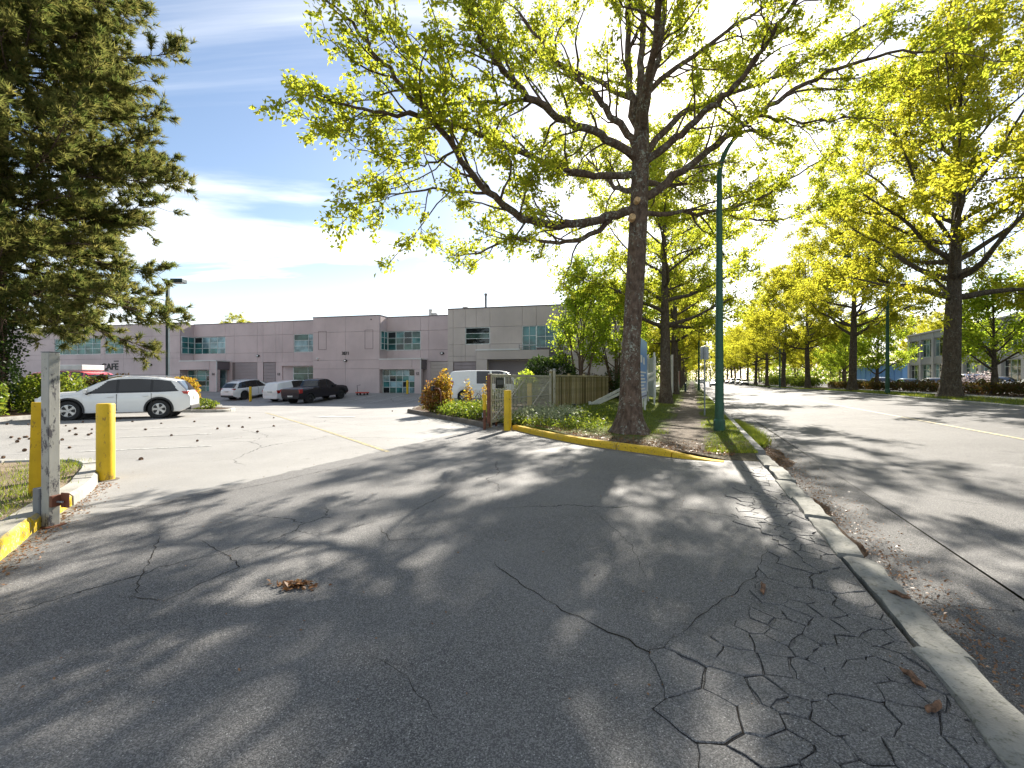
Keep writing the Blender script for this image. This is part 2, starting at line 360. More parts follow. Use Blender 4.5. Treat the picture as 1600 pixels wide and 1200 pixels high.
def painted(name, col, wear, chip=(.06, .05, .045), rough=.55):
    m = NT(name); co = m.coord(); mp_ = m.n('ShaderNodeMapping', {0: co, 3: (1, 1, .4)}).outputs[0]
    a = m.noise(mp_, 14, 6, .75); b = m.noise(co, 3, 5); k = m.noise(co, 60, 3)
    c = m.mix(m.ramp(b, .3, .7), tuple(x * .78 for x in col), col)
    c = m.mix(m.math('MULTIPLY', m.ramp(a, .60 - wear * .1, .66 - wear * .1), .9), c, chip)
    c = m.mix(m.math('MULTIPLY', m.ramp(m.noise(co, 6, 6, .75, .8), .55, .75), .45), c, tuple(x * .35 + .02 for x in col))
    return m.bsdf(c, rough, spec=.35, bump=m.math('ADD', a, m.math('MULTIPLY', k, .3)), bstr=.25, bdist=.006)
painted('paint_yellow', (.66, .43, .012), .28, (.26, .16, .03)); painted('post_grey', (.38, .37, .33), .75, (.05, .045, .055)); painted('line_white', (.60, .60, .57), .9, (.16, .155, .145)); painted('line_yellow', (.55, .45, .20), 1.3, (.16, .15, .13)); painted('arrow_white', (.70, .70, .68), .3, (.2, .2, .19))
painted('lamp_green', (.028, .095, .055), .35, (.02, .05, .03), .45); painted('rust', (.16, .06, .035), .5, (.05, .025, .02)); painted('gate_metal', (.50, .46, .35), .35, (.16, .13, .07)); painted('white_wood', (.66, .65, .58), .3, (.25, .24, .2)); painted('steel_grey', (.20, .205, .21), .2); painted('pole_blue', (.045, .075, .095), .1)
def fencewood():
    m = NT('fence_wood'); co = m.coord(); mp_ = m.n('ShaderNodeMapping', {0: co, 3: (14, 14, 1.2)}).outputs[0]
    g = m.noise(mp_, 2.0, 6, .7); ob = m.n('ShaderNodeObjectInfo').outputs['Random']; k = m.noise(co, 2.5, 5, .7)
    c = m.mix(g, (.18, .135, .06), (.40, .31, .15)); c = m.mix(m.ramp(ob, .35, .9), c, (.46, .38, .22)); c = m.mix(m.ramp(ob, .3, .0), c, (.09, .065, .03)); c = m.mix(m.math('MULTIPLY', m.ramp(k, .45, .65), .55), c, (.10, .11, .03))  # random board tones, pushed stronger to paint in lit and shaded stripes
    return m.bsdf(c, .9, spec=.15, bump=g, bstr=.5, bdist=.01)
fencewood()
def bluesign():
    m = NT('sign_blue'); z = m.n('ShaderNodeSeparateXYZ', {0: m.coord()}).outputs[2]
    c = m.mix(m.ramp(z, .5, 1.5), (.42, .46, .62), (.05, .20, .52)); c = m.mix(m.ramp(z, 2.4, 3.3), c, (.32, .52, .74))
    return m.bsdf(c, .5)
bluesign()
simple('sign_white', (.68, .68, .66), .5, var=.06); simple('sign_red', (.45, .03, .035), .5); simple('sign_black', (.012, .013, .014), .5); simple('metal_grey', (.28, .29, .30), .45, metal=.6); simple('cone_brown', (.17, .10, .06), .9, var=.3, scale=40); simple('bark_chip', (.17, .09, .05), .9, var=.3, scale=30); simple('safety_red', (.5, .05, .03), .5); simple('stone', (.30, .29, .27), .9, var=.25, scale=6, bstr=.5)
simple('light_lens', (.8, .8, .78), .3)
M = MATS

# ------------------------------------------------------------------ setting: ground, road, kerbs, beds
me = bpy.data.meshes.new('ground'); R_ = 3000
me.from_pydata([(-R_, -R_, -.9), (R_, -R_, -.9), (R_, R_, -.9), (-R_, R_, -.9)], [], [(0, 1, 2, 3)]); me.materials.append(M['field'])
tag(mesh_obj('ground', me), kind='structure')
def strip_s(s0, s1, ds, t0, t1, dt, zf, name, mat):
    return sheet(name, frange(s0, s1, ds), frange(t0, t1, dt), lambda s, t: (*rp(s, t), zf(s, t)), mat)
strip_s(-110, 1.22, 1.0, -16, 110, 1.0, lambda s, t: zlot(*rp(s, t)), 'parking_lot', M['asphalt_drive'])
strip_s(2.35, 12.65, .6, -40, 420, 2.5, zroad, 'road', M['asphalt_road'])
strip_s(1.4, 2.345, .25, -40, 420, 2.5, lambda s, t: zroad(s, t) - .012 - .03 * smooth(2.3, 1.5, s) + .012 * math.sin(t * 2.1 + s * 5), 'gutter_strip', M['asphalt_gutter'])
ztop = lambda s, t: zroad(12.7, t) + .12
strip_s(12.86, 16.2, .8, -40, 420, 3, lambda s, t: ztop(s, t) + .03 * math.sin(t * .7), 'far_verge', M['lawn'])
strip_s(16.2, 18.0, .9, -40, 420, 3, lambda s, t: ztop(s, t) + .01, 'far_sidewalk', M['walk_concrete'])
strip_s(18.0, 21.5, .8, -40, 420, 3, lambda s, t: ztop(s, t) + .05, 'hedge_bed', M['mulch'])
strip_s(21.5, 60, 4, -40, 420, 5, lambda s, t: ztop(s, t) - .12, 'far_parking_lot', M['asphalt_road'])

TF = [(-6.3, 14.3), (-5.49, 13.63), (-2.75, 11.18), (-1.07, 10.14), (-.28, 9.8), (.6, 9.6), (1.22, 9.7)]
def tfront(s): return lerp_table(TF, s)
us = frange(-6.3, 1.2, .3)
def vergefn(s, v):
    t0 = tfront(s) + .14; t = t0 + (420 - t0) * v ** 2.6
    z = .115 + .05 * math.sin(s * 1.3 + .5) * smooth(10, 14, t) + .10 * smooth(12, 22, t) * smooth(-1, -4, s) - .035 * smooth(-1.2, 0, s) * smooth(1.3, .6, s)
    if v == 0: z = .10
    z = z + (.006 - z) * smooth(-.2, .7, s) * smooth(1.5, .0, t - t0)
    return (*rp(s, t), z)
def zverge(s, t):
    return .115 + .05 * math.sin(s * 1.3 + .5) * smooth(10, 14, t) + .10 * smooth(12, 22, t) * smooth(-1, -4, s) - .035 * smooth(-1.2, 0, s) * smooth(1.3, .6, s)
sheet('verge', us, [i / 150 for i in range(151)], vergefn, M['verge_soil'])
strip_s(-12.0, -6.32, .8, 21.5, 75, 1.5, lambda s, t: .12 + .10 * smooth(-12, -8, s), 'planting_bed', M['mulch'])

def resample(pts, step):
    P = [Vector((p[0], p[1], 0)) for p in pts]; Q = []
    for i in range(len(P) - 1):
        p0 = P[max(i - 1, 0)]; p1 = P[i]; p2 = P[i + 1]; p3 = P[min(i + 2, len(P) - 1)]
        n = 12
        for k in range(n):
            t = k / n
            Q.append(.5 * ((2 * p1) + (p2 - p0) * t + (2 * p0 - 5 * p1 + 4 * p2 - p3) * t * t + (3 * p1 - p0 - 3 * p2 + p3) * t ** 3))
    Q.append(P[-1]); out = [Q[0]]; acc = 0
    for a, b in zip(Q, Q[1:]):
        acc += (b - a).length
        if acc >= step: out.append(b); acc = 0
    if (out[-1] - Q[-1]).length > step * .4: out.append(Q[-1])
    return out
def kerb(name, pts, w, h, mats, step=.18, per=6, zf=lambda x, y: 0, jitter=.01, taper_end=False, depth=.2, gap=.012, rough=.004):
    """stones along a path; the path is the outer (driven) foot, stones lie to its left"""
    root = empty(name, (0, 0, 0)); tag(root, kind='structure')
    Q = resample(pts, step); i = 0; N = len(Q) - 1; k = 0
    while i < N:
        L = max(2, int(per * rnd.uniform(.6, 1.4))); j = min(N, i + L)
        if N - j < 2: j = N
        mb = MB(); dz = rnd.uniform(-jitter, jitter); off = rnd.uniform(-jitter, jitter) * 1.2
        ring = []
        for m_ in range(i, j + 1):
            p = Q[m_].copy(); tg = (Q[min(m_ + 1, N)] - Q[max(m_ - 1, 0)]).normalized(); nl = Vector((-tg.y, tg.x, 0))
            if m_ == i: p += tg * gap
            if m_ == j: p -= tg * gap
            hh = h
            if taper_end: hh = h * smooth(N, N - 9, m_) + .012
            z = zf(p.x, p.y) + dz; r = rnd.uniform(-rough, rough) * .5
            prof = [(0, -depth), (.012, hh * .75 + r), (.045, hh + r), (w - .02, hh + .004 + r), (w, hh * .85), (w, -depth)]
            ro = [rnd.uniform(-rough, rough) for _ in prof]; end = (m_ in (i, j)) * rough * 2.2
            ring.append([(p.x + nl.x * (a + off + e_) + tg.x * rnd.uniform(-end, end), p.y + nl.y * (a + off + e_) + tg.y * rnd.uniform(-end, end), z + b) for (a, b), e_ in zip(prof, ro)])
        n = len(ring[0])
        for r_ in ring: mb.v += r_
        for a in range(len(ring) - 1):
            for b in range(n - 1):
                mb.f.append((a * n + b, a * n + b + 1, (a + 1) * n + b + 1, (a + 1) * n + b)[::-1])
        mb.f.append(tuple(range(n))); mb.f.append(tuple((len(ring) - 1) * n + b for b in range(n))[::-1])
        mat = mats(k) if callable(mats) else mats
        mb.build('kerb_stone', mat, root, sm=35); i = j; k += 1
    return root
# street kerb: flush cracked stones along the driveway, raised further on
kerb('driveway_kerb', [rp(1.47, t) for t in (-6, -2, 0, 2, 4, 6, 8, 9.6, 10.6)], .24, .035, M['kerb_old'], step=.1, per=7, jitter=.03, gap=.012, rough=.014)
kerb('street_kerb', [rp(1.42, t) for t in (10.6, 12, 14, 20, 30, 45)], .2, .12, M['kerb_concrete'], step=.45, per=6, jitter=.006)
strip_s(1.2, 1.42, .11, 45, 420, 5, lambda s, t: .11, 'far_street_kerb', M['kerb_concrete'])
kerb('opposite_kerb', [rp(12.64, t) for t in (90, 60, 40, 20, 0, -10)], .2, .12, M['kerb_concrete'], step=.9, per=4, zf=lambda x, y: zroad(12.64, st(x, y)[1]), jitter=.004)
kerb('entrance_kerb', [px(800, 671)[:2], px(850, 683)[:2], px(900, 693)[:2], px(950, 701)[:2], px(1000, 708)[:2], px(1060, 716)[:2], px(1135, 723)[:2]], .19, .13, M['kerb_yellow'], step=.14, per=9, taper_end=True)
kerb('planter_kerb', [px(636, 644)[:2], px(665, 650)[:2], px(700, 657)[:2], px(735, 664)[:2], px(757, 670)[:2]], .18, .15, M['kerb_dark'], step=.2, per=7)
ISL = [(-3.0, 1.4), (-3.75, 2.7), (-4.4, 3.8), (-4.95, 4.65), (-5.35, 5.3), (-5.85, 6.2), (-6.45, 7.0), (-7.1, 7.75), (-7.9, 8.2), (-8.8, 8.1), (-10, 7.75), (-13, 7.2)]
m_ = NT('kerb_yellow_fresh'); co_ = m_.coord(); a_ = m_.noise(co_, 2.2, 6, .65); b_ = m_.noise(co_, 26, 4, .7)
geo_ = m_.n('ShaderNodeNewGeometry'); up_ = m_.n('ShaderNodeSeparateXYZ', {0: geo_.outputs['Normal']}).outputs[2]
side_ = m_.math('MULTIPLY', m_.ramp(up_, .8, .35), m_.ramp(b_, .62, .52))
c_ = m_.mix(m_.ramp(a_, .3, .7), (.20, .19, .16), (.34, .32, .27)); c_ = m_.mix(side_, c_, (.66, .46, .03)); m_.bsdf(c_, .85, spec=.25, bump=b_, bstr=.5, bdist=.012)
kerb('gate_island_kerb', ISL, .26, .17, lambda k: M['kerb_yellow_fresh'] if k < 3 else M['kerb_concrete'], step=.2, per=6, jitter=.012)
mb = MB(); inner = resample(ISL, .4)
pts = []
for i, p in enumerate(inner):
    tg = (inner[min(i + 1, len(inner) - 1)] - inner[max(i - 1, 0)]).normalized(); pts.append((p.x - tg.y * .22, p.y + tg.x * .22))
V = []; Fc = []
for i, p in enumerate(pts):
    for k in range(6):
        f = k / 5; q = (p[0] * (1 - f) + (-13.5) * f, p[1] * (1 - f) + (3.2 + i * .05) * f); V.append((q[0], q[1], .135 + .05 * f * (1 - f) + rnd.uniform(-.012, .012) * (0 < k)))
for i in range(len(pts) - 1):
    for k in range(5): Fc.append((i * 6 + k, (i + 1) * 6 + k, (i + 1) * 6 + k + 1, i * 6 + k + 1)[::-1])
me = bpy.data.meshes.new('gate_island'); me.from_pydata(V, [], Fc); me.materials.append(M['dry_soil']); me.shade_smooth(); tag(mesh_obj('gate_island', me), kind='structure')

def flat_poly(name, poly, z, mat, kind='structure'):
    me = bpy.data.meshes.new(name); me.from_pydata([(x, y, z if not callable(z) else z(x, y)) for x, y in poly], [], [tuple(range(len(poly)))]); me.materials.append(mat)
    return tag(mesh_obj(name, me), kind=kind)
flat_poly('planter_bed', [(-.95, 14.85), (-.6, 15.6), rp(-6.35, 22), rp(-6.6, 25.5), (-4.2, 25.5), (-5.2, 23.6), (-4.75, 21.6), (-3.6, 19.4), (-2.4, 17.5), (-1.6, 16.0)], .13, M['mulch'])
kerb('planter_rear_kerb', [(1.3, 25.7), (-1.5, 25.8), (-4.0, 25.6), (-5.1, 24.2), (-4.95, 22.0)], .18, .15, M['kerb_dark'], step=.4, per=6)
# left bed under the pine and small bed at the light pole
sheet('pine_bed', frange(-70, -19.75, 2.0), frange(15.2, 30, 1.0), lambda x, y: (x, y, zlot(x, y) + .12 + .1 * smooth(-20, -24, x)), M['mulch'])
kerb('pine_bed_kerb', [(-19.6, 30), (-19.6, 24), (-19.6, 20), (-19.6, 15.0), (-22, 15.0), (-30, 15.0), (-45, 15)], .2, .15, M['kerb_concrete'], step=.3, per=6, zf=zlot)
flat_poly('pole_bed', [(-19.7, 22.8), (-15.2, 22.4), (-14.7, 23.2), (-15.2, 24.2), (-19.7, 25.4)], lambda x, y: zlot(-17, 23.5) + .14, M['mulch'])
kerb('pole_bed_kerb', [(-19.5, 22.7), (-17, 22.45), (-15.2, 22.3), (-14.6, 22.8), (-14.7, 23.6), (-15.4, 24.4), (-19.5, 25.5)], .18, .15, M['kerb_concrete'], step=.25, per=5, zf=lambda x, y: zlot(-17, 23.5))

# loose cracked plates of asphalt beside the street kerb
def clip(poly, a, b, c):
    out = []
    for i in range(len(poly)):
        p, q = poly[i], poly[(i + 1) % len(poly)]; dp = a * p[0] + b * p[1] - c; dq = a * q[0] + b * q[1] - c
        if dp <= 0: out.append(p)
        if dp * dq < 0:
            f = dp / (dp - dq); out.append((p[0] + (q[0] - p[0]) * f, p[1] + (q[1] - p[1]) * f))
    return out
slab_root = empty('broken_asphalt', (0, 0, 0)); tag(slab_root, kind='structure')
prs = random.Random(11); seeds = []; seeds3 = []
def s_in(t): return 0.02 + .55 * smooth(2.0, 5.0, t) + .22 * smooth(5, 8.5, t) + .16 * math.sin(t * 1.7) + .08 * math.sin(t * 4.1)
t = 1.0
for _ in range(4000):
    t = prs.uniform(.9, 9.0); s = prs.uniform(-.3, 1.22)
    dmin = prs.choice((.07, .1, .16, .27)) * (1 + .35 * smooth(1.1, .2, s))
    if all((s - a) ** 2 * 1.3 + (t - b) ** 2 * .7 > max(dmin, dm) ** 2 * .8 for a, b, dm in seeds3): seeds.append((s, t)); seeds3.append((s, t, dmin))
bed = MB()
for (s, t) in seeds:
    if s < s_in(t) or s > 1.22: continue
    poly = [(s - .3, t - .15), (s - .15, t - .32), (s + .15, t - .32), (s + .3, t - .15), (s + .3, t + .15), (s + .15, t + .32), (s - .15, t + .32), (s - .3, t + .15)]
    for (a, b) in seeds:
        if (a, b) == (s, t) or (a - s) ** 2 + (b - t) ** 2 > 1.2: continue
        nx, ny = a - s, b - t; L = math.hypot(nx, ny); nx /= L; ny /= L
        g = .0012 + .0035 * ((hash((round(min(s, a), 3), round(max(t, b), 3))) % 7) / 7)
        poly = clip(poly, nx, ny, nx * (s + a) / 2 + ny * (t + b) / 2 - g)
        if len(poly) < 3: break
    poly = clip(poly, 1, 0, 1.205)
    if len(poly) < 3: continue
    # roughen edges
    rp_ = []
    for i in range(len(poly)):
        p, q = poly[i], poly[(i + 1) % len(poly)]; L = math.hypot(q[0] - p[0], q[1] - p[1]); n = max(1, int(L / .06))
        for k in range(n):
            f = k / n; j = .014 if k else .006
            rp_.append((p[0] + (q[0] - p[0]) * f + prs.uniform(-j, j), p[1] + (q[1] - p[1]) * f + prs.uniform(-j, j)))
    cxs = sum(p[0] for p in rp_) / len(rp_); cys = sum(p[1] for p in rp_) / len(rp_)
    tx, ty = prs.uniform(-.012, .012), prs.uniform(-.012, .012); zt = .008 + prs.uniform(-.002, .005)
    mb = MB(); n = len(rp_)
    for sc, z in ((1.0, .002), (1.0, zt - .007), (.965, zt)):
        for p in rp_:
            ss, tt = cxs + (p[0] - cxs) * sc, cys + (p[1] - cys) * sc; x, y = rp(ss, tt); mb.v.append((x, y, max(.002, z + tx * (ss - cxs) + ty * (tt - cys)) if z > .004 else .002))
    for r_ in range(2):
        for i in range(n): j = (i + 1) % n; mb.f.append((r_ * n + i, r_ * n + j, (r_ + 1) * n + j, (r_ + 1) * n + i))
    mb.f.append(tuple(2 * n + i for i in range(n)))
    nb_ = len(bed.v); zb_ = .0022 + prs.uniform(0, .0016)
    for p in rp_:
        x, y = rp(cxs + (p[0] - cxs) * 1.025, cys + (p[1] - cys) * 1.025); bed.v.append((x, y, zb_))
    bed.f.append(tuple(range(nb_, nb_ + n)))
    # street frame is mirrored against x,y: flip to face up
    me = mb.mesh('asphalt_plate', M['asphalt_gutter_plain'] if 'asphalt_gutter_plain' in M else M['asphalt_drive'])
    bm_ = bmesh.new(); bm_.from_mesh(me); bmesh.ops.recalc_face_normals(bm_, faces=bm_.faces)
    if max(bm_.faces, key=lambda f: f.calc_area()).normal.z < 0: bmesh.ops.reverse_faces(bm_, faces=bm_.faces)
    bm_.to_mesh(me); bm_.free()
    mesh_obj('asphalt_plate', me, slab_root)
bed.build('crack_dirt', M['crack_dirt'], kind='stuff', label='dark dirt in the cracks of the broken asphalt', cat='dirt')

# single long cracks and the joint at the gate line: tar-dark, hair-thin sheets
def crack(pts, w, seed):
    g = random.Random(seed); P = []
    for a, b in zip(pts, pts[1:]):
        A = px(*a); B = px(*b); n = max(3, int((B - A).length / .07))
        for k in range(n): P.append(A.lerp(B, k / n) + Vector((g.uniform(-.018, .018), g.uniform(-.018, .018), 0)))
    P.append(px(*pts[-1])); V = []; Fc = []
    for i, p in enumerate(P):
        tg = (P[min(i + 1, len(P) - 1)] - P[max(i - 1, 0)]).normalized(); ww = .65 * w * g.uniform(.25, 1.0) * min(1, .25 + i * .25, .25 + (len(P) - 1 - i) * .25)
        for sg in (-1, 1): V.append((p.x - tg.y * ww * sg / 2, p.y + tg.x * ww * sg / 2, zlot(p.x, p.y) + .004))
    for i in range(len(P) - 1): Fc.append((2 * i, 2 * i + 2, 2 * i + 3, 2 * i + 1))
    me = bpy.data.meshes.new('pavement_crack'); me.from_pydata(V, [], Fc); me.materials.append(M['crack_dirt']); tag(mesh_obj('pavement_crack', me), kind='structure')
for k, (pts_, w_) in enumerate((([(770, 880), (830, 925), (890, 960), (980, 1000), (1060, 1045), (1150, 1095), (1240, 1140)], .016), ([(250, 838), (228, 890), (203, 940)], .012), ([(180, 932), (260, 938), (330, 905), (378, 885), (310, 843)], .012),
        ([(110, 795), (240, 790), (420, 755), (600, 715), (690, 697), (750, 682)], .018), ([(395, 872), (470, 838), (560, 822), (640, 800), (720, 762)], .012), ([(590, 822), (610, 845), (700, 838)], .010), ([(930, 800), (985, 850), (1010, 905)], .008), ([(1060, 990), (1100, 960), (1180, 900), (1200, 850)], .010), ([(560, 1010), (640, 1060), (690, 1130)], .007))): crack(pts_, w_, k)
# soil drifted into the gutter
V = []; Fc = []; gg = random.Random(77); ts = frange(.6, 14.5, .1)
for t in ts:
    wdt = (.14 + .10 * math.sin(t * 1.1) + .06 * math.sin(t * 3.7) + gg.uniform(-.03, .03)) + .38 * smooth(8.8, 10.4, t) * smooth(13.6, 11.8, t); wdt = max(.05, wdt)
    for k in range(5):
        s = 1.44 + wdt * k / 4; V.append((*rp(s, t), zroad(s, t) - .012 - .03 * smooth(2.3, 1.5, s) + .012 * math.sin(t * 2.1 + s * 5) + .022 * (1 - k / 4) ** .7 + (.006 if k < 4 else -.02)))
for i in range(len(ts) - 1):
    for k in range(4): Fc.append((i * 5 + k, i * 5 + k + 1, i * 5 + k + 6, i * 5 + k + 5))
me = bpy.data.meshes.new('gutter_soil'); me.from_pydata(V, [], Fc); me.materials.append(M['mulch']); me.shade_smooth(); tag(mesh_obj('gutter_soil', me), 'dark soil drifted along the foot of the street kerb', 'soil', kind='stuff')
# painted markings
def line(name, a, b, w, mat, z=.006, n=14, kind='structure'):
    a = Vector((a[0], a[1])); b = Vector((b[0], b[1])); d = (b - a).normalized(); s_ = Vector((-d.y, d.x)) * w / 2
    V = []; Fc = []
    for i in range(n + 1):
        p = a + (b - a) * (i / n)
        for q in (p - s_, p + s_): V.append((q.x, q.y, zlot(q.x, q.y) + z))
    for i in range(n): Fc.append((2 * i, 2 * i + 2, 2 * i + 3, 2 * i + 1))
    me = bpy.data.meshes.new(name); me.from_pydata(V, [], Fc); me.materials.append(mat); return tag(mesh_obj(name, me), kind=kind)
line('yellow_lane_line', px(606, 706)[:2], px(415, 642)[:2], .10, M['line_yellow'])
for (x0, y0, x1, y1) in ((120, 706, 330, 697), (130, 686, 330, 678), (160, 672, 330, 666)):
    line('stall_line', px(x0, y0)[:2], px(x1, y1)[:2], .08, M['line_white'], z=.008)
for x, y in ((-14.6, 36.6), (-11.9, 36.2), (-9.2, 35.6), (-6.5, 35.0), (-17.6, 37.6), (-20.3, 38.4)):
    line('stall_line', (x, y), (x + .37 * 5.4, y + .93 * 5.4), .10, M['line_white'], z=.03, n=24)
ar = px(525, 650); ad = Vector((-.97, .22)); an = Vector((-ad.y, ad.x))
apoly = [(-.9, -.09), (.2, -.09), (.2, -.32), (1.1, 0), (.2, .32), (.2, .09), (-.9, .09)]
flat_poly('lane_arrow', [(ar.x + ad.x * a + an.x * b, ar.y + ad.y * a + an.y * b) for a, b in apoly], lambda x, y: zlot(x, y) + .02, M['arrow_white'])
for s0 in (7.35,):
    strip_s(s0, s0 + .11, .11, -30, 300, 2.5, lambda s, t: zroad(s, t) + .008, 'road_centre_line', M['line_yellow'])

# ------------------------------------------------------------------ main building (local frame: x along the front, y into the building)
P0 = Vector((-15.43, 45.0)); FE = Vector((.97014, -.24254)); FN = Vector((.24254, .97014)); FROT = math.atan2(FE.y, FE.x)
def fa(x, q=0.0):
    u = (x - CX) / F; return (u * (P0.y + FN.y * q) - P0.x - FN.x * q) / (FE.x - u * FE.y)
def fz(x, y, q=0.0):
    a = fa(x, q); Y = P0.y + FE.y * a + FN.y * q; return CAMH + (HZ - y) / F * Y
bld = empty('office_warehouse', (P0.x, P0.y, 0), FROT, 'long two-storey mauve warehouse building with recessed glass entrances behind the parking lot', 'building')
TOPZ = 7.9; GZ = .0
def panels(a_cuts, z_cuts, q, mat, holes=(), skip=(), th=.14, gap=.021):
    for i in range(len(a_cuts) - 1):
        for j in range(len(z_cuts) - 1):
            a0, a1, z0, z1 = a_cuts[i], a_cuts[i + 1], z_cuts[j], z_cuts[j + 1]
            ca, cz = (a0 + a1) / 2, (z0 + z1) / 2
            if any(h[0] < ca < h[1] and h[2] < cz < h[3] for h in holes): continue
            MB().box(a0 + gap / 2, a1 - gap / 2, q, q + th, z0 + gap / 2, z1 - gap / 2).build('wall_panel', mat, bld)
def core(a0, a1, q0, q1, z1, mat='wall_joint', z0=-.6): MB().box(a0, a1, q0 + .12, q1, z0, z1 - .01).build('wall', M[mat], bld)
def cap(a0, a1, q0, q1, z): MB().box(a0 - .03, a1 + .03, q0 - .04, q1, z, z + .07).build('parapet_cap', M['wall_soffit'], bld)
def window(a0, a1, z0, z1, plane, nc, nr, glass_m='glass_teal', axis='a', out=-1, parent=None, frame='frame_white', fw=.055, mats=None):
    """framed window in the plane y=plane (axis a) or x=plane (axis q); out = outward direction"""
    def bx(mb, u0, u1, d0, d1, w0, w1):
        d0, d1 = sorted((plane + out * d0, plane + out * d1))
        if axis == 'a': mb.box(u0, u1, d0, d1, w0, w1)
        else: mb.box(d0, d1, u0, u1, w0, w1)
    fr = MB()
    bx(fr, a0, a1, 0, .07, z0, z0 + fw); bx(fr, a0, a1, 0, .07, z1 - fw, z1)
    bx(fr, a0, a0 + fw, 0, .068, z0 + fw, z1 - fw); bx(fr, a1 - fw, a1, 0, .068, z0 + fw, z1 - fw)
    cw = (a1 - a0 - 2 * fw) / nc; rh = (z1 - z0 - 2 * fw) / nr; mw = fw * .4
    for i in range(1, nc): bx(fr, a0 + fw + cw * i - mw, a0 + fw + cw * i + mw, 0, .064, z0 + fw, z1 - fw)
    for j in range(1, nr): bx(fr, a0 + fw, a1 - fw, 0, .061, z0 + fw + rh * j - mw, z0 + fw + rh * j + mw)
    w = fr.build('window', M[frame], parent or bld)
    for i in range(nc):
        for j in range(nr):
            mb = MB(); bx(mb, a0 + fw + cw * i + mw, a0 + fw + cw * (i + 1) - mw, .005, .025, z0 + fw + rh * j + mw, z0 + fw + rh * (j + 1) - mw)
            g = mats[(i * 3 + j) % len(mats)] if mats else glass_m
            mb.build('pane', M[g], w)
    return w
def rollup(a0, a1, z1, q, n=9, mat='door_mauve'):
    d = MB(); z0 = .15; h = (z1 - z0) / n
    d.box(a0, a1, q + .05, q + .12, z0, z1)
    dd = d.build('roll_up_door', M[mat], bld)
    for k in range(n): MB().box(a0 + .03, a1 - .03, q, q + .06, z0 + h * k + .025, z0 + h * (k + 1) - .025).build('door_slat', M[mat], dd, bevel=.012)
def portal(a0, a1, z0, z1, q0, q1, colw, mat='wall_mauve'):
    MB().box(a0, a1 - .9, q0, q0 + .16, z0, z1).build('canopy_panel', M[mat], bld)
    MB().box(a1 - .87, a1, q0, q0 + .16, z0, z1).build('canopy_panel', M[mat], bld)
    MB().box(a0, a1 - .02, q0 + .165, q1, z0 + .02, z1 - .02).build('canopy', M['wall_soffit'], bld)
    MB().box(a0 - .03, a1 + .05, q0 - .06, q1 - .01, z1, z1 + .10).build('canopy_cap', M['cap_white'], bld)
    MB().box(a1 - colw, a1, q0 + .004, q0 + .5, -.2, z0 - .01).build('column', M[mat], bld)
    MB().box(a1 + .003, a1 + .05, q0 - .02, q0 + .10, -.2, z1 - .02).build('corner_strip', M['cap_white'], bld)
def wall_light(a, z, q):
    b = MB().lathe([(.0, 0), (.20, .0), (.22, .05), (.20, .12), (.12, .16), (0, .17)], 14, Matrix.Translation((a, q, z)) @ Matrix.Rotation(math.radians(90), 4, 'X') @ Matrix.Scale(.62, 4, (0, 1, 0))).build('wall_light', M['sign_black'], bld, sm=40)
    MB().lathe([(.0, .176), (.11, .172), (.13, .15)], 14, Matrix.Translation((a, q, z)) @ Matrix.Rotation(math.radians(90), 4, 'X') @ Matrix.Scale(.6, 4, (0, 1, 0))).build('lens', M['light_lens'], b, sm=40)

RQ = 1.7
aA, aB, aC, aD, aE = fa(281), fa(489), fa(593), fa(700, -.7), fa(985, -.7)
# block far left (behind the pine)
core(-60, aA, 0, 22, TOPZ)
hl = [(fa(85), fa(157), fz(130, 566), fz(130, 541)), (fa(164), fa(193), fz(178, 559), fz(178, 528))]
hl = [(a, b, 4.55, 6.5) for a, b, _, _ in hl]
panels([-60, -52, hl[0][0], hl[0][1], hl[1][0], hl[1][1], fa(236), aA], [GZ, 2.1, 3.95, 4.55, 6.5, TOPZ], 0, M['wall_mauve'], hl)
window(hl[0][0], hl[0][1], 4.55, 6.5, .11, 6, 3); window(hl[1][0], hl[1][1], 4.55, 6.5, .11, 2, 3)
cap(-60, aA, 0, 1, TOPZ); wall_light(fa(236), fz(236, 570), -.0)
lt = text_mesh('CAFE', 1.05, M['sign_black'], .03)
o = mesh_obj('lettering', lt, bld, (fa(172), -.04, fz(172, 577.5))); o.rotation_euler = (math.radians(90), 0, 0); o.scale = (1.08, 1, 1)
MB().box(fa(161), fa(161) + .85, -.03, -.002, fz(161, 579.5), fz(161, 578.2)).build('sign_rule', M['sign_black'], bld); MB().box(fa(178), fa(178) + .75, -.03, -.002, fz(178, 565), fz(178, 563.6)).build('sign_rule', M['sign_black'], bld)
# first recess
MB().box(aA - .1, aA + .012, .145, RQ + .11, 0, TOPZ - .02).build('side_wall', M['wall_mauve'], bld)
core(aA, aB, RQ, 22, TOPZ - .02)
r = lambda x: fa(x, RQ)
h1 = [(aA, r(352), 4.45, 6.4), (r(459), aB, 4.5, 6.5), (r(366), r(402), GZ, 3.45), (r(411), r(431), GZ, 3.4), (aA, r(362), GZ, 3.6), (r(441), aB, GZ, 3.0)]
panels([aA, r(352), r(366), r(402), r(411), r(431), r(441), r(459), aB], [GZ, 3.0, 3.45, 3.6, 4.45, 4.5, 6.4, 6.5, TOPZ - .02][0:1] + [3.45, 4.5, 6.45, TOPZ - .02], RQ, M['wall_mauve'], h1)
MB().box(aA, r(362), RQ + .08, RQ + .13, GZ, 3.6).build('entrance_back', M['wall_mauve'], bld)
MB().box(r(441), aB, RQ + .09, RQ + .118, GZ, 3.45).build('entrance_back', M['wall_mauve'], bld)
MB().box(r(441) + .02, aB - .02, RQ - .35, RQ + .08, 3.0, 3.43).build('soffit_panel', M['wall_mauve'], bld)
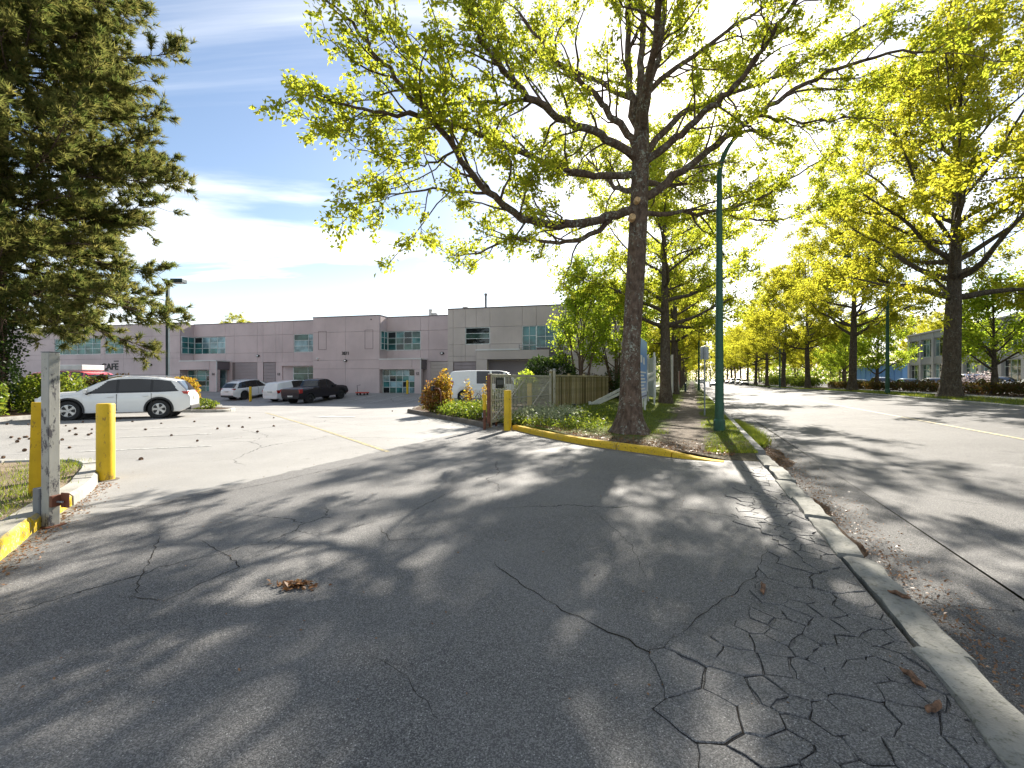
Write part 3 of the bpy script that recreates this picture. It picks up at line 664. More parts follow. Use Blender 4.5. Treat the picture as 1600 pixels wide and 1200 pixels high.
window(aA + .03, r(352), 4.45, 6.42, RQ + .1, 4, 3, mats=['glass_teal', 'glass_teal', 'glass_dark', 'glass_teal', 'glass_curtain', 'glass_curtain', 'glass_teal', 'glass_curtain', 'glass_curtain', 'glass_curtain', 'glass_curtain', 'glass_curtain'])
window(.15, RQ + .05, 4.45, 6.42, aA + .02, 2, 3, axis='q', out=1)
window(r(459), aB - .05, 4.5, 6.45, RQ + .1, 2, 3, mats=['glass_curtain', 'glass_curtain', 'glass_green', 'glass_curtain'])
window(r(341), r(353), .5, 2.7, RQ + .07, 1, 2, 'glass_curtain')
window(r(458), aB - .05, .7, 2.95, RQ + .08, 2, 3, 'glass_green')
rollup(r(366) + .05, r(402) - .05, 3.42, RQ + .04); rollup(r(411) + .05, r(431) - .05, 3.4, RQ + .04)
portal(aA + .02, fa(338), 2.62, 3.55, -.03, RQ, .95)
window(aA + .1, fa(338) - 1.0, .15, 2.6, .9, 3, 4, mats=['glass_dark', 'glass_teal', 'glass_teal', 'glass_green'])
cap(aA, aB, RQ, RQ + 1, TOPZ - .02); wall_light(r(403.5), fz(403, 556, RQ), RQ)
# block with the street number
core(aB, aC, 0, 22, TOPZ)
n0, n1, n2, n3 = fa(497.5), fa(510), fa(570), fa(583); nm = fa(540); z_in0, z_in1 = fz(505, 546), fz(505, 518)
panels([aB, nm, aC], [GZ, 2.62, 3.5, 6.35, TOPZ], 0, M['wall_mauve'])
for a, b in ((n0, n1), (n2, n3)):
    fr = MB()
    for u0, u1, w0, w1 in ((a, a + .04, z_in0, z_in1), (b - .04, b, z_in0, z_in1), (a, b, z_in0 - .04, z_in0), (a, b, z_in1, z_in1 + .04)): fr.box(u0, u1, -.012, .01, w0, w1)
    fr.build('inset_frame', M['wall_joint'], bld)
cap(aB, aC, 0, 1.8, TOPZ)
lt = text_mesh('3871', .44, M['sign_black'], .02); o = mesh_obj('street_number', lt, bld, (nm, -.03, fz(540, 554.3))); o.rotation_euler = (math.radians(90), 0, 0)
wall_light(nm, fz(540, 563.5), 0)
cb = MB().lathe([(0, 0), (.09, 0), (.10, .1), (.07, .2), (0, .23)], 12, Matrix.Translation((fa(497), -.02, fz(497, 560))) @ Matrix.Rotation(math.radians(110), 4, 'X')).build('security_camera', M['cap_white'], bld, sm=40)
MB().lathe([(0, -.25), (.05, -.25), (.06, -.2)], 10, Matrix.Translation((fa(497), 0, fz(497, 560)))).build('dome', M['glass_dark'], cb)
MB().lathe([(0, .005), (.07, .005), (.07, -.02)], 12, Matrix.Translation((fa(580), -.02, fz(580, 499))) @ Matrix.Rotation(math.radians(90), 4, 'X')).build('scupper', M['sign_black'], bld)
# second recess with glass entrance
Q2 = 1.5; MB().box(aC - .1, aC + .012, .145, Q2 + .11, 0, TOPZ - .02).build('side_wall', M['wall_mauve'], bld); r = lambda x: fa(x, Q2)
core(aC, aD, Q2, 22, TOPZ - .02)
panels([aC, r(657), r(670), aD], [GZ, 3.35, 4.5, 6.45, TOPZ - .02], Q2, M['wall_mauve'], [(aC, r(657), 4.5, 6.45), (aC, r(672), GZ, 3.35), (r(672), aD, GZ, 3.35)])
window(aC + .03, r(657), 4.5, 6.42, Q2 + .1, 4, 3, mats=['glass_teal', 'glass_green', 'glass_dark', 'glass_dark', 'glass_green']); window(.15, Q2, 4.5, 6.42, aC + .02, 2, 3, axis='q', out=1)
portal(aC + .02, fa(657), 2.55, 3.5, -.03, Q2, .62)
window(aC + .1, fa(657) - .66, .15, 2.53, .5, 5, 4, mats=['glass_dark', 'glass_teal', 'glass_curtain', 'glass_green', 'glass_curtain'])
MB().box(aC, r(672), Q2 + .06, Q2 + .13, GZ, 3.35).build('entrance_back', M['wall_mauve'], bld)
rollup(r(672), aD - .05, 3.32, Q2 + .04, mat='wall_taupe'); wall_light(r(691), fz(691, 552, Q2), Q2); cap(aC, aD, Q2, Q2 + 1, TOPZ - .02)
# right block
Q4 = -.7; r = lambda x: fa(x, Q4); T4 = 8.1
core(aD, aE, Q4, 24, T4, 'wall_joint')
w4 = [(r(727), r(765.5), fz(745, 538, Q4), fz(745, 506, Q4)), (r(838), r(880), 4.2, 6.35), (r(816), r(838), 3.7, 6.35)]
h4 = w4 + [(r(708), r(744), GZ, 3.2), (r(744), r(842), GZ, 3.2)]
panels([aD, r(708), r(727), r(744), r(765.5), r(816), r(838), r(880), r(925), aE], [GZ, 3.2, 3.7, w4[0][2], 6.35, T4][0:3] + [w4[0][2], 6.35, T4], Q4, M['wall_taupe'], h4)
window(w4[0][0], w4[0][1], w4[0][2], 6.33, Q4 + .1, 1, 3, mats=['glass_dark', 'glass_green', 'glass_dark'])
window(r(838), r(880), 4.4, 6.35, Q4 + .1, 3, 2, 'glass_teal'); window(r(816), r(838), 3.75, 6.35, Q4 + .1, 2, 3, 'glass_teal')
MB().box(aD - .02, aD + .14, Q4 + .003, Q2 + 1, -.3, T4 - .01).build('side_wall', M['wall_taupe'], bld)
rollup(r(709), r(744), 3.15, Q4 + .04, mat='door_mauve')
q5 = -2.0; a5 = fa(744, q5); b5 = fa(858, q5)
MB().box(a5, b5, q5, q5 + .16, fz(800, 561, q5), fz(800, 547, q5)).build('canopy_panel', M['wall_taupe'], bld)
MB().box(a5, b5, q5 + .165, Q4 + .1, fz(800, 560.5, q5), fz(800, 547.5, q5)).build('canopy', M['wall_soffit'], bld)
MB().box(a5 - .04, fa(812, q5), q5 - .05, Q4 - .01, fz(800, 547, q5), fz(800, 544.8, q5)).build('canopy_cap', M['cap_white'], bld)
MB().box(a5, fa(761, q5), q5 + .004, q5 + .5, -.3, fz(800, 561, q5) - .01).build('column', M['wall_taupe'], bld)
MB().box(r(744), r(860), Q4 + .07, Q4 + .2, GZ, 3.2).build('entrance_back', M['door_mauve'], bld)
window(r(822), r(841), .9, 2.7, Q4 + .06, 1, 2, 'glass_green')
rail = MB()
for k in range(6): rail.bar((r(816), q5 + .1, 3.5 + k * .2), (r(880), q5 + .1, 3.5 + k * .2), .035)
for k in range(5): rail.bar((r(816 + 16 * k), q5 + .1, 3.2), (r(816 + 16 * k), q5 + .1, 4.6), .05)
rail.build('balcony_railing', M['steel_grey'], bld)
cap(aD, aE, Q4, 1, T4)
for x_, t_ in ((333, '14'), (435.5, '13'), (652, '12'), (752, '11')):
    q_ = {333: -.05, 435.5: RQ - .02, 652: -.05, 752: q5 - .02}[x_]
    o = mesh_obj('unit_number', text_mesh(t_, .36, M['sign_black'], .015), bld, (fa(x_, q_), q_ - .02, 2.0 if x_ != 752 else 1.95)); o.rotation_euler = (math.radians(90), 0, 0)
# things standing on the roof
def onroof(x, q): 
    a = fa(x, q); return P0.x + FE.x * a + FN.x * q, P0.y + FE.y * a + FN.y * q
x_, y_ = onroof(759, 3); MB().tube([(x_, y_, 7.95), (x_, y_, 9.95)], .11, 12).lathe([(.13, 9.95), (.15, 10.0), (.15, 10.15), (.0, 10.2)], 12, Matrix.Translation((x_, y_, 0))).build('vent_pipe', M['steel_grey'], sm=40, label='tall dark vent pipe on the roof of the right block', cat='vent pipe')
for x, q, w, h, lb in ((727, 4, .42, 1.25, 'white box vent on the roof above the single upper window'), (673, 4, .30, 1.15, 'slim white roof vent above the second recess'), (679, 4.2, .5, .75, 'squat white roof vent beside the slim one')):
    x_, y_ = onroof(x, q); m0 = Matrix.Translation((x_, y_, 7.7)) @ Matrix.Rotation(FROT, 4, 'Z')
    MB().box(-w / 2, w / 2, -w / 2, w / 2, 0, h, m0).box(-w / 2 - .05, w / 2 + .05, -w / 2 - .05, w / 2 + .05, h + .04, h + .1, m0).box(-w / 3, w / 3, -w / 3, w / 3, h, h + .05, m0).build('roof_vent', M['cap_white'], label=lb, cat='roof vent')

# ------------------------------------------------------------------ concrete office block across the street
S5 = 29.8; t0_, t1_ = 20.0, 84.0
ob = empty('office_block', (*rp(S5, t1_), .3), math.atan2(-RD.y, -RD.x), 'grey concrete two-storey office block with gridded windows behind the far hedge', 'building')
L5 = t1_ - t0_; bay = 3.55                     # local x runs along the front towards the viewer, y towards the street (negative = away)
sgn = 1 if (Vector((-RN.x, -RN.y)).dot(Vector((-math.sin(ob.rotation_euler.z), math.cos(ob.rotation_euler.z)))) > 0) else -1
def yb(d): return sgn * d
def obx(mb, x0, x1, d0, d1, z0, z1):
    y0, y1 = sorted((yb(d0), yb(d1))); return mb.box(x0, x1, y0, y1, z0, z1)
obx(MB(), .1, L5, -18, -.35, -1, 7.3).build('wall', M['glass_dark'], ob)
for z0, z1, nm_ in ((-1, .6, 'base_band'), (3.3, 4.25, 'floor_band'), (6.75, 7.55, 'roof_band')): obx(MB(), 0, L5, -.34, 0.0, z0, z1).build(nm_, M['wall_grey'], ob)
obx(MB(), -.1, L5, -18.2, .15, 7.56, 7.75).build('roof', M['wall_grey'], ob)
obx(MB(), -1.6, -.05, -9, -.5, -1, 7.2).build('end_wall', M['wall_olive'], ob)
k = 0; x = 0.0
while x < L5:
    obx(MB(), x, x + .55, -.3, .06, -1, 7.5).build('pier', M['wall_grey'], ob)
    for z0, z1 in ((.62, 3.28), (4.27, 6.73)):
        w = MB(); a0, a1 = x + .57, x + bay - .02
        for q in range(4): obx(w, a0 + (a1 - a0 - .06) * q / 3, a0 + (a1 - a0 - .06) * q / 3 + .06, -.28, -.2, z0, z1)
        obx(w, a0, a1, -.27, -.205, z1 - .06, z1); obx(w, a0, a1, -.27, -.205, z0, z0 + .07); obx(w, a0, a1, -.27, -.207, z0 + (z1 - z0) * .72, z0 + (z1 - z0) * .72 + .05)
        wo = w.build('window', M['frame_white'], ob)
        for q in range(3): obx(MB(), a0 + (a1 - a0 - .06) * q / 3 + .06, a0 + (a1 - a0 - .06) * (q + 1) / 3, -.25, -.235, z0 + .07, z1 - .06).build('pane', M[('glass_dark', 'glass_green', 'glass_curtain')[(k + q) % 3 if q < 2 else 0]], wo)
    x += bay; k += 1
# blue shed further along
sb = empty('blue_shed', (*rp(32, 112), .1), math.atan2(RD.y, RD.x), 'plain bright blue shed seen between the far trees', 'shed')
MB().box(-14, 12, -12, -2, -.5, 4.2).build('wall', M['wall_blue'], sb); MB().box(-14.3, 12.3, -12.3, -1.7, 4.205, 4.4).build('roof', M['wall_grey'], sb)
for k in range(9): MB().box(-13.6 + k * 2.9, -13.4 + k * 2.9, -1.99, -1.9, -.4, 4.15).build('wall_rib', M['wall_blue'], sb)
for k in range(9): MB().box(-13.6 + k * 2.9, -13.4 + k * 2.9, -12.1, -12.005, -.4, 4.15).build('wall_rib', M['wall_blue'], sb)

# ------------------------------------------------------------------ trees and plants
def leaf_mesh(name, P, size, mat, rng, up=.4, aspect=.5, dirs=None, jit=.35, fold=.12, rv=None):
    P = np.asarray(P, float); n = len(P)
    nr = rng.normal(size=(n, 3)); nr[:, 2] += up * 2; nr /= np.linalg.norm(nr, axis=1)[:, None]
    a = rng.normal(size=(n, 3)) if dirs is None else np.asarray(dirs) + rng.normal(size=(n, 3)) * .55
    a -= nr * (a * nr).sum(1)[:, None]; a /= np.maximum(np.linalg.norm(a, axis=1), 1e-6)[:, None]; b = np.cross(nr, a)
    L = size * (1 + jit * rng.uniform(-1, 1, n)); W = L * aspect
    V = np.empty((n, 4, 3)); h = L * fold
    V[:, 0] = P; V[:, 1] = P + a * (L * .5)[:, None] + b * (W * .5)[:, None] + nr * h[:, None]
    V[:, 2] = P + a * L[:, None]; V[:, 3] = P + a * (L * .5)[:, None] - b * (W * .5)[:, None] + nr * h[:, None]
    me = bpy.data.meshes.new(name); me.vertices.add(4 * n); me.vertices.foreach_set('co', V.ravel())
    me.loops.add(4 * n); me.loops.foreach_set('vertex_index', np.arange(4 * n, dtype=np.int32))
    me.polygons.add(n); me.polygons.foreach_set('loop_start', np.arange(0, 4 * n, 4, dtype=np.int32))
    at = me.attributes.new('rnd', 'FLOAT', 'FACE'); at.data.foreach_set('value', (rng.uniform(0, 1, n) if rv is None else rv).astype(np.float32))
    me.materials.append(mat); me.update(calc_edges=True); return me
def needle_mesh(name, C, D, mat, rng, per=16, ln=.13, w=.014, spread=.75):
    C = np.repeat(np.asarray(C), per, 0); D = np.repeat(np.asarray(D), per, 0); n = len(C)
    d = D + rng.normal(size=(n, 3)) * spread; d /= np.linalg.norm(d, axis=1)[:, None]
    sd = np.cross(d, rng.normal(size=(n, 3))); sd /= np.maximum(np.linalg.norm(sd, axis=1), 1e-6)[:, None]
    L = ln * rng.uniform(.7, 1.2, n); C = C + D * rng.uniform(-.06, .08, n)[:, None]
    V = np.empty((n, 3, 3)); V[:, 0] = C - sd * w / 2; V[:, 1] = C + sd * w / 2; V[:, 2] = C + d * L[:, None]
    me = bpy.data.meshes.new(name); me.vertices.add(3 * n); me.vertices.foreach_set('co', V.ravel())
    me.loops.add(3 * n); me.loops.foreach_set('vertex_index', np.arange(3 * n, dtype=np.int32))
    me.polygons.add(n); me.polygons.foreach_set('loop_start', np.arange(0, 3 * n, 3, dtype=np.int32))
    at = me.attributes.new('rnd', 'FLOAT', 'FACE'); at.data.foreach_set('value', np.repeat(rng.uniform(0, 1, n // per), per).astype(np.float32))
    me.materials.append(mat); me.update(calc_edges=True); return me
def nrm(v): return v / max(1e-9, np.linalg.norm(v))
class Wood:
    def __init__(s): s.V = []; s.F = []; s.n = 0
    def tube(s, P, R, k):
        P = np.asarray(P, float); m = len(P); T = np.gradient(P, axis=0); T /= np.maximum(np.linalg.norm(T, axis=1), 1e-9)[:, None]
        ref = np.array([1., 0, 0]) if abs(T[0, 0]) < .75 else np.array([0, 1., 0])
        A = np.cross(T, ref); A /= np.maximum(np.linalg.norm(A, axis=1), 1e-9)[:, None]; B = np.cross(T, A)
        th = np.arange(k) * 2 * np.pi / k; R = np.asarray(R)
        V = P[:, None] + (A[:, None] * np.cos(th)[None, :, None] + B[:, None] * np.sin(th)[None, :, None]) * R.reshape(m, -1)[:, :, None] if R.ndim == 2 else P[:, None] + (A[:, None] * np.cos(th)[None, :, None] + B[:, None] * np.sin(th)[None, :, None]) * R[:, None, None]
        s.V.append(V.reshape(-1, 3)); i = np.arange(m - 1)[:, None] * k; j = np.arange(k)[None]; j2 = (np.arange(k) + 1)[None] % k
        s.F.append((np.stack([i + j, i + j2, i + k + j2, i + k + j], -1).reshape(-1, 4) + s.n)); s.n += m * k
    def mesh(s, name, mat):
        V = np.concatenate(s.V); Fq = np.concatenate(s.F).astype(np.int32); n = len(Fq)
        me = bpy.data.meshes.new(name); me.vertices.add(len(V)); me.vertices.foreach_set('co', V.ravel())
        me.loops.add(4 * n); me.loops.foreach_set('vertex_index', Fq.ravel()); me.polygons.add(n); me.polygons.foreach_set('loop_start', np.arange(0, 4 * n, 4, dtype=np.int32))
        me.materials.append(mat); me.update(calc_edges=True); me.shade_smooth(); return me
def spline(P, n):
    P = np.asarray(P, float); m = len(P); out = []
    for t in np.linspace(0, m - 1, n):
        i = min(int(t), m - 2); f = t - i; p0 = P[max(i - 1, 0)]; p1 = P[i]; p2 = P[i + 1]; p3 = P[min(i + 2, m - 1)]
        out.append(.5 * (2 * p1 + (p2 - p0) * f + (2 * p0 - 5 * p1 + 4 * p2 - p3) * f * f + (3 * p1 - p0 - 3 * p2 + p3) * f ** 3))
    return np.array(out)
def grow(start, d, L, n, rng, wander=.18, lift=0.0):
    P = [np.array(start, float)]; d = nrm(np.array(d, float))
    for i in range(n):
        d = nrm(d + rng.normal(size=3) * wander + np.array([0, 0, lift])); P.append(P[-1] + d * L / n)
    return np.array(P)
def side_dir(T, rng, ang, flat=.5):
    T = nrm(T); r_ = rng.normal(size=3); r_[2] *= (1 - flat); p = r_ - T * r_.dot(T); p = nrm(p)
    return T * math.cos(ang) + p * math.sin(ang)
def foliage(limbs, rng, wood, sub_step, sub_len, twig_n, twig_len, leaves, start=.22, lift=.05, ks=4, flat=.45, cl=.05):
    """limbs: list of (points, r0, r1). adds side branches, twigs; returns leaf points and directions"""
    LP = []; LD = []
    for P, r0, r1 in limbs:
        seg = np.linalg.norm(np.diff(P, axis=0), axis=1); Lt = seg.sum(); cum = np.concatenate([[0], np.cumsum(seg)]) / Lt
        nsub = max(3, int(Lt * (1 - start) / sub_step))
        for k in range(nsub + 1):
            f = start + (1 - start) * (k + rng.uniform(0, .8)) / (nsub + 1)
            if k == nsub: f = .995
            i = min(np.searchsorted(cum, f) - 1, len(P) - 2); i = max(i, 0); g = (f - cum[i]) / max(1e-6, cum[i + 1] - cum[i])
            p = P[i] + (P[i + 1] - P[i]) * g; T = nrm(P[i + 1] - P[i]); r = r0 + (r1 - r0) * f
            l2 = sub_len * (1.15 - .65 * f) * rng.uniform(.6, 1.25)
            d2 = side_dir(T, rng, rng.uniform(.5, 1.0) if k < nsub else .15, flat)
            B = grow(p, d2, l2, 5, rng, .2, lift); wood.tube(B, np.linspace(min(r * .55, .035), .008, 6), ks)
            for q in range(twig_n):
                ff = rng.uniform(.25, 1.0) if q else 1.0; ii = min(int(ff * 5), 4); pp = B[ii] + (B[ii + 1] - B[ii]) * (ff * 5 - ii)
                dd = side_dir(B[ii + 1] - B[ii], rng, rng.uniform(.4, 1.0) if q else .1, flat)
                tw = grow(pp, dd, twig_len * rng.uniform(.6, 1.3), 3, rng, .25, lift); wood.tube(tw, np.linspace(.008, .003, 4), 3)
                m = leaves; u = rng.uniform(.15, 1.05, m) ** .8 * 3; iu = np.minimum(u.astype(int), 2); fu = (u - iu)[:, None]
                pts = tw[iu] + (tw[iu + 1] - tw[iu]) * fu + rng.normal(size=(m, 3)) * cl
                LP.append(pts); LD.append(np.repeat(nrm(dd)[None], m, 0) + np.array([0, 0, -.25]))
    return np.concatenate(LP), np.concatenate(LD)

# --- the large oak at the entrance
rng = np.random.default_rng(21)
oak = empty('oak_tree', (3.36, 12.7, .1), 0, 'large spreading tree with lichened trunk at the yellow entrance kerb', 'tree')
OO = np.array([3.36, 12.7, .1]); W = Wood(); Wt = Wood()
def P3(lst): return np.array([np.array(pd(*p)) - OO if len(p) == 3 and p[0] > 60 else np.array(p[1:]) - OO for p in lst])
tr = spline([(0, 0, -.15), (.0, 0, .5), (.01, 0, 2.2), (.13, 0, 4.2), (.24, 0, 6.4), (.30, 0, 8.2), (.36, .05, 9.6)], 30)
rad = np.interp(tr[:, 2], [-.2, .0, .2, .5, 1.0, 2.2, 4.5, 6.5, 8.0, 9.6], [.72, .56, .44, .35, .30, .262, .25, .255, .23, .15])
th = np.arange(18) * 2 * np.pi / 18
lob = 1 + (np.cos(th * 5 + .6) * .16 + np.cos(th * 3 + 2) * .10)[None] * np.clip(1 - (tr[:, 2] + .1) / 1.0, 0, 1)[:, None] + .025 * np.cos(th[None] * 4 + tr[:, 2][:, None] * 1.5)
Wt.tube(tr, rad[:, None] * lob, 18)
limbs_px = [
 ([(1000, 322, 12.7), (945, 343, 12.35), (885, 350, 11.8), (828, 345, 11.3), (778, 312, 10.7), (735, 268, 10.1), (690, 205, 9.4), (640, 145, 8.8), (590, 85, 8.2), (545, 30, 7.8)], .15, .03),
 ([(955, 343, 12.4), (905, 374, 12.6), (862, 378, 12.9), (805, 372, 13.2), (745, 396, 13.4), (705, 398, 13.6)], .09, .015),
 ([(768, 303, 10.6), (705, 296, 10.2), (640, 300, 9.8), (575, 312, 9.4)], .045, .01),
 ([(1000, 272, 12.7), (935, 276, 12.2), (880, 263, 11.6), (820, 240, 11), (745, 205, 10.3), (680, 186, 9.6), (620, 178, 9.0), (560, 172, 8.6), (500, 150, 8.2)], .12, .02),
 ([(735, 200, 10.3), (690, 250, 10.0), (640, 255, 9.6), (560, 235, 9.2)], .04, .01),
 ([(1002, 248, 12.7), (945, 215, 12), (890, 190, 11.2), (835, 155, 10.4), (790, 115, 9.6), (755, 68, 8.9), (735, 20, 8.4), (715, -40, 8)], .14, .03),
 ([(835, 155, 10.4), (770, 160, 9.9), (700, 140, 9.4), (640, 100, 9.0), (600, 40, 8.6)], .05, .012),
 ([(1003, 238, 12.7), (965, 190, 12.5), (930, 150, 12.3), (890, 112, 12), (850, 70, 11.8), (810, 20, 11.5)], .13, .03),
 ([(1003, 215, 12.7), (985, 150, 12.9), (982, 80, 13.2), (985, -20, 13.5), (985, -140, 14), (990, -240, 14.2)], .15, .03),
 ([(1003, 215, 12.7), (1012, 150, 12.6), (1030, 60, 12.4), (1050, -60, 12.2), (1060, -160, 12)], .14, .03),
 ([(1003, 200, 12.7), (1000, 120, 12.8), (1004, 20, 12.9), (1008, -100, 13), (1010, -230, 13)], .15, .03),
 ([(1008, 308, 12.7), (1060, 272, 12.9), (1120, 227, 13), (1180, 182, 12.8), (1240, 140, 12.5), (1310, 108, 12), (1400, 80, 11.5), (1490, 84, 11)], .14, .02),
 ([(1180, 182, 12.8), (1250, 190, 12.4), (1330, 185, 12), (1400, 190, 11.6)], .05, .01),
 ([(1006, 255, 12.7), (1060, 212, 12.2), (1110, 167, 11.6), (1150, 130, 11), (1190, 80, 10.4), (1230, 20, 9.8), (1260, -40, 9.4)], .13, .025),
 ([(1006, 240, 12.7), (1060, 182, 13.3), (1130, 152, 13.8), (1210, 120, 14.3), (1300, 70, 14.8), (1390, 20, 15.2)], .12, .02),
 ([(1008, 335, 12.7), (1060, 332, 13.6), (1120, 330, 14.5), (1190, 306, 15), (1270, 258, 15.2), (1340, 215, 15)], .085, .012),
 ([(1120, 330, 14.5), (1180, 345, 15.4), (1240, 338, 16.2), (1310, 300, 17)], .04, .01),
 ([(1002, 300, 12.7), (960, 290, 14.5), (930, 260, 17), (900, 225, 19)], .11, .02),
 ([(1004, 285, 12.7), (1040, 290, 14.6), (1085, 285, 16.8), (1130, 270, 18.8)], .11, .02),
]
limbs = [(spline(P3(l), max(12, len(l) * 4)), a, b) for l, a, b in limbs_px]
for pts_, a, b in (([(3.7, 12.6, 8.6), (3.2, 9.8, 10.2), (2.4, 7, 11.4), (1.4, 4.6, 12.6)], .12, .02),
                   ([(3.7, 12.8, 9.6), (6.6, 13.6, 12.2), (9.2, 14.0, 14)], .1, .02), ([(3.7, 12.8, 9.4), (1.0, 14.4, 12), (-1.6, 15.6, 13.8)], .1, .02)):
    limbs.append((spline(np.array(pts_) - OO, 14), a, b))
for P, a, b in limbs:
    jit_ = rng.normal(size=P.shape) * .035; jit_[0] = 0; P += jit_; W.tube(P, .86 * np.linspace(a, b, len(P)) * (1 + .12 * np.exp(-np.arange(len(P)) / 1.5)), 9)
LP, LD = foliage(limbs, rng, W, .35, 1.9, 6, .5, 38, start=.16, lift=.03, cl=.065)
mesh_obj('trunk', Wt.mesh('trunk', M['bark_oak']), oak); mesh_obj('branches', W.mesh('branches', M['bark_oak']), oak)
mesh_obj('crown', leaf_mesh('crown', LP, .105, M['leaf_oak'], rng, up=.25, dirs=LD, aspect=.5), oak)
for (x, y), r_ in (((996, 312), .085), ((988, 339), .10)):
    p = pd(x, y, 12.38) - Vector(OO); MB().lathe([(0, .03), (r_ * .9, .03), (r_, 0), (r_, -.12)], 14, Matrix.Translation(p) @ Matrix.Rotation(math.radians(80), 4, 'X')).build('branch_scar', M['cut_wood'], oak)
NLEAF = len(LP)

# --- street tree kinds
def street_tree(seed, H, R, th_, leaf_m, leaf_s, bark_m, tr=.30, nl=24, leaves=22, low_ang=.25, fork=None, sub_step=.62, twig_n=5):
    rng = np.random.default_rng(seed); W = Wood(); Wt = Wood(); lean = rng.normal(size=2) * .02
    tp = spline([(0, 0, -.3), (0, 0, .3), (lean[0] * th_, lean[1] * th_, th_), (lean[0] * H * .6 + rng.normal() * .15, lean[1] * H * .6, H * .6), (lean[0] * H, lean[1] * H, H * .97)], 26)
    rr = np.interp(tp[:, 2], [-.3, .0, .4, 1.2, th_, H * .6, H], [tr * 1.9, tr * 1.55, tr * 1.2, tr, tr * .85, tr * .4, .03]); Wt.tube(tp, rr, 12)
    limbs = []
    for i in range(nl):
        f = (i + rng.uniform(0, .6)) / nl; z = th_ + (H * .93 - th_) * f ** 1.1; az = i * 2.4 + rng.uniform(-.4, .4)
        shape = (.82 + .5 * math.sin(min(1, f * 1.6) * math.pi * .62)) * (1 - f ** 2.2 * .78); L = R * shape * rng.uniform(.8, 1.12) * .86
        el = low_ang + 1.0 * f + rng.uniform(-.1, .12); d = (math.cos(az) * math.cos(el), math.sin(az) * math.cos(el), math.sin(el))
        k = np.argmin(abs(tp[:, 2] - z)); P = grow(tp[k], d, L, 9, rng, .10, .045); r0 = max(.03, rr[k] * (.55 if f < .3 else .5)); W.tube(P, np.linspace(r0, .014, 10), 6); limbs.append((P, r0, .014))
    LP, LD = foliage(limbs, rng, W, sub_step, R * .27, twig_n, .75, leaves, start=.2, lift=.03, ks=3, cl=.13)
    return Wt.mesh('trunk', M[bark_m]), W.mesh('branches', M[bark_m]), leaf_mesh('crown', LP, leaf_s, M[leaf_m], rng, up=.3, dirs=LD, aspect=.62)
KINDS = {
 'A': street_tree(3, 16.5, 7.2, 4.6, 'leaf_street', .16, 'bark_street', tr=.32, nl=30, leaves=50, low_ang=.12),
 'B': street_tree(8, 15.0, 6.6, 4.2, 'leaf_street', .16, 'bark_street', tr=.27, nl=30, low_ang=.08, leaves=50),
 'C': street_tree(15, 18.5, 8.4, 4.9, 'leaf_street', .15, 'bark_street', tr=.40, nl=42, low_ang=.22, leaves=48),
 'L': street_tree(29, 15.5, 6.6, 4.4, 'leaf_oak', .16, 'bark_street', tr=.33, leaves=34, nl=27, low_ang=.08),
 'G': street_tree(33, 8.2, 3.6, 1.7, 'leaf_green', .165, 'bark_maple', tr=.10, nl=20, low_ang=.42, leaves=23, sub_step=.4, twig_n=4),
 'S': street_tree(41, 6.2, 3.4, 1.4, 'leaf_green', .17, 'bark_street', tr=.17, nl=18, low_ang=.3, leaves=26, sub_step=.42, twig_n=4),
 'D': street_tree(52, 12.0, 4.4, 1.2, 'leaf_dark', .24, 'bark_street', tr=.22, nl=26, low_ang=.1, leaves=18, sub_step=.6, twig_n=5),
}
def place_tree(kind, x, y, z, rz, sc, label, group=None, name='street_tree', szf=1.0):
    r = empty(name, (x, y, z), rz, label, 'tree', group); r.scale = (sc, sc, sc * szf)
    for nm_, me in zip(('trunk', 'branches', 'crown'), KINDS[kind]):
        o = bpy.data.objects.new(nm_, me); link(o, r)
    return r
# near side row
ords = ['second', 'third', 'fourth']
for i, (t, ss, kd, rz, sc) in enumerate(((29.6, -1.56, 'L', .5, 1.03), (47.5, -1.7, 'L', 2.4, 1.12), (63, -1.9, 'B', 4.0, 1.0), (79, -2.0, 'L', 1.2, 1.0), (95, -2.1, 'B', 5.2, 1.02), (112, -2.3, 'A', .3, .95), (130, -2.4, 'B', 3.3, 1), (150, -2.6, 'A', 1.9, 1), (172, -2.8, 'B', .9, 1), (196, -3, 'A', 4.4, 1), (225, -3, 'B', 2.9, 1.05), (258, -3, 'A', 2.9, 1.1))):
    x, y = rp(ss, t)
    lb = f'{ords[i]} tree from the camera in the row along the dirt footpath' if i < 3 else 'distant tree further down the row left of the street'
    place_tree(kd, x, y, zverge(-1.5, 30) - .05, rz, sc, lb, None if i < 3 else 'far trees of the left row')
# opposite row
nm5 = ['thick-trunked tall tree across the street in front of the office block', 'slightly leaning tree left of the far green lamp post across the street', 'third tree of the far row, left of the leaning one', 'fourth tree of the far row across the street']
for i, (t, kd, rz, sc) in enumerate(((35, 'C', 1.0, 1.12), (53, 'A', 2.2, 1.08), (71, 'B', 3.9, 1.18), (89, 'A', 5.6, 1.12), (107, 'B', .4, 1.2), (125, 'C', 2.8, .9), (143, 'A', 1.5, 1.05), (161, 'B', 4.7, 1.08), (180, 'A', 3.3, 1.1), (200, 'B', .2, 1.1), (222, 'A', 2.0, 1.15), (250, 'C', 5.0, 1.1), (17, 'B', .8, 1.0))):
    x, y = rp(14.45, t)
    lb = nm5[i] if i < 4 else ('tree across the street just beyond the right edge' if t == 17 else 'distant yellow-green tree further down the far row')
    o = place_tree(kd, x, y, ztop(14, t), rz, sc, lb, None if i < 4 or t == 17 else 'far trees of the right row')
    if i == 1: o.rotation_euler = (math.radians(-2), math.radians(-3.5), rz)
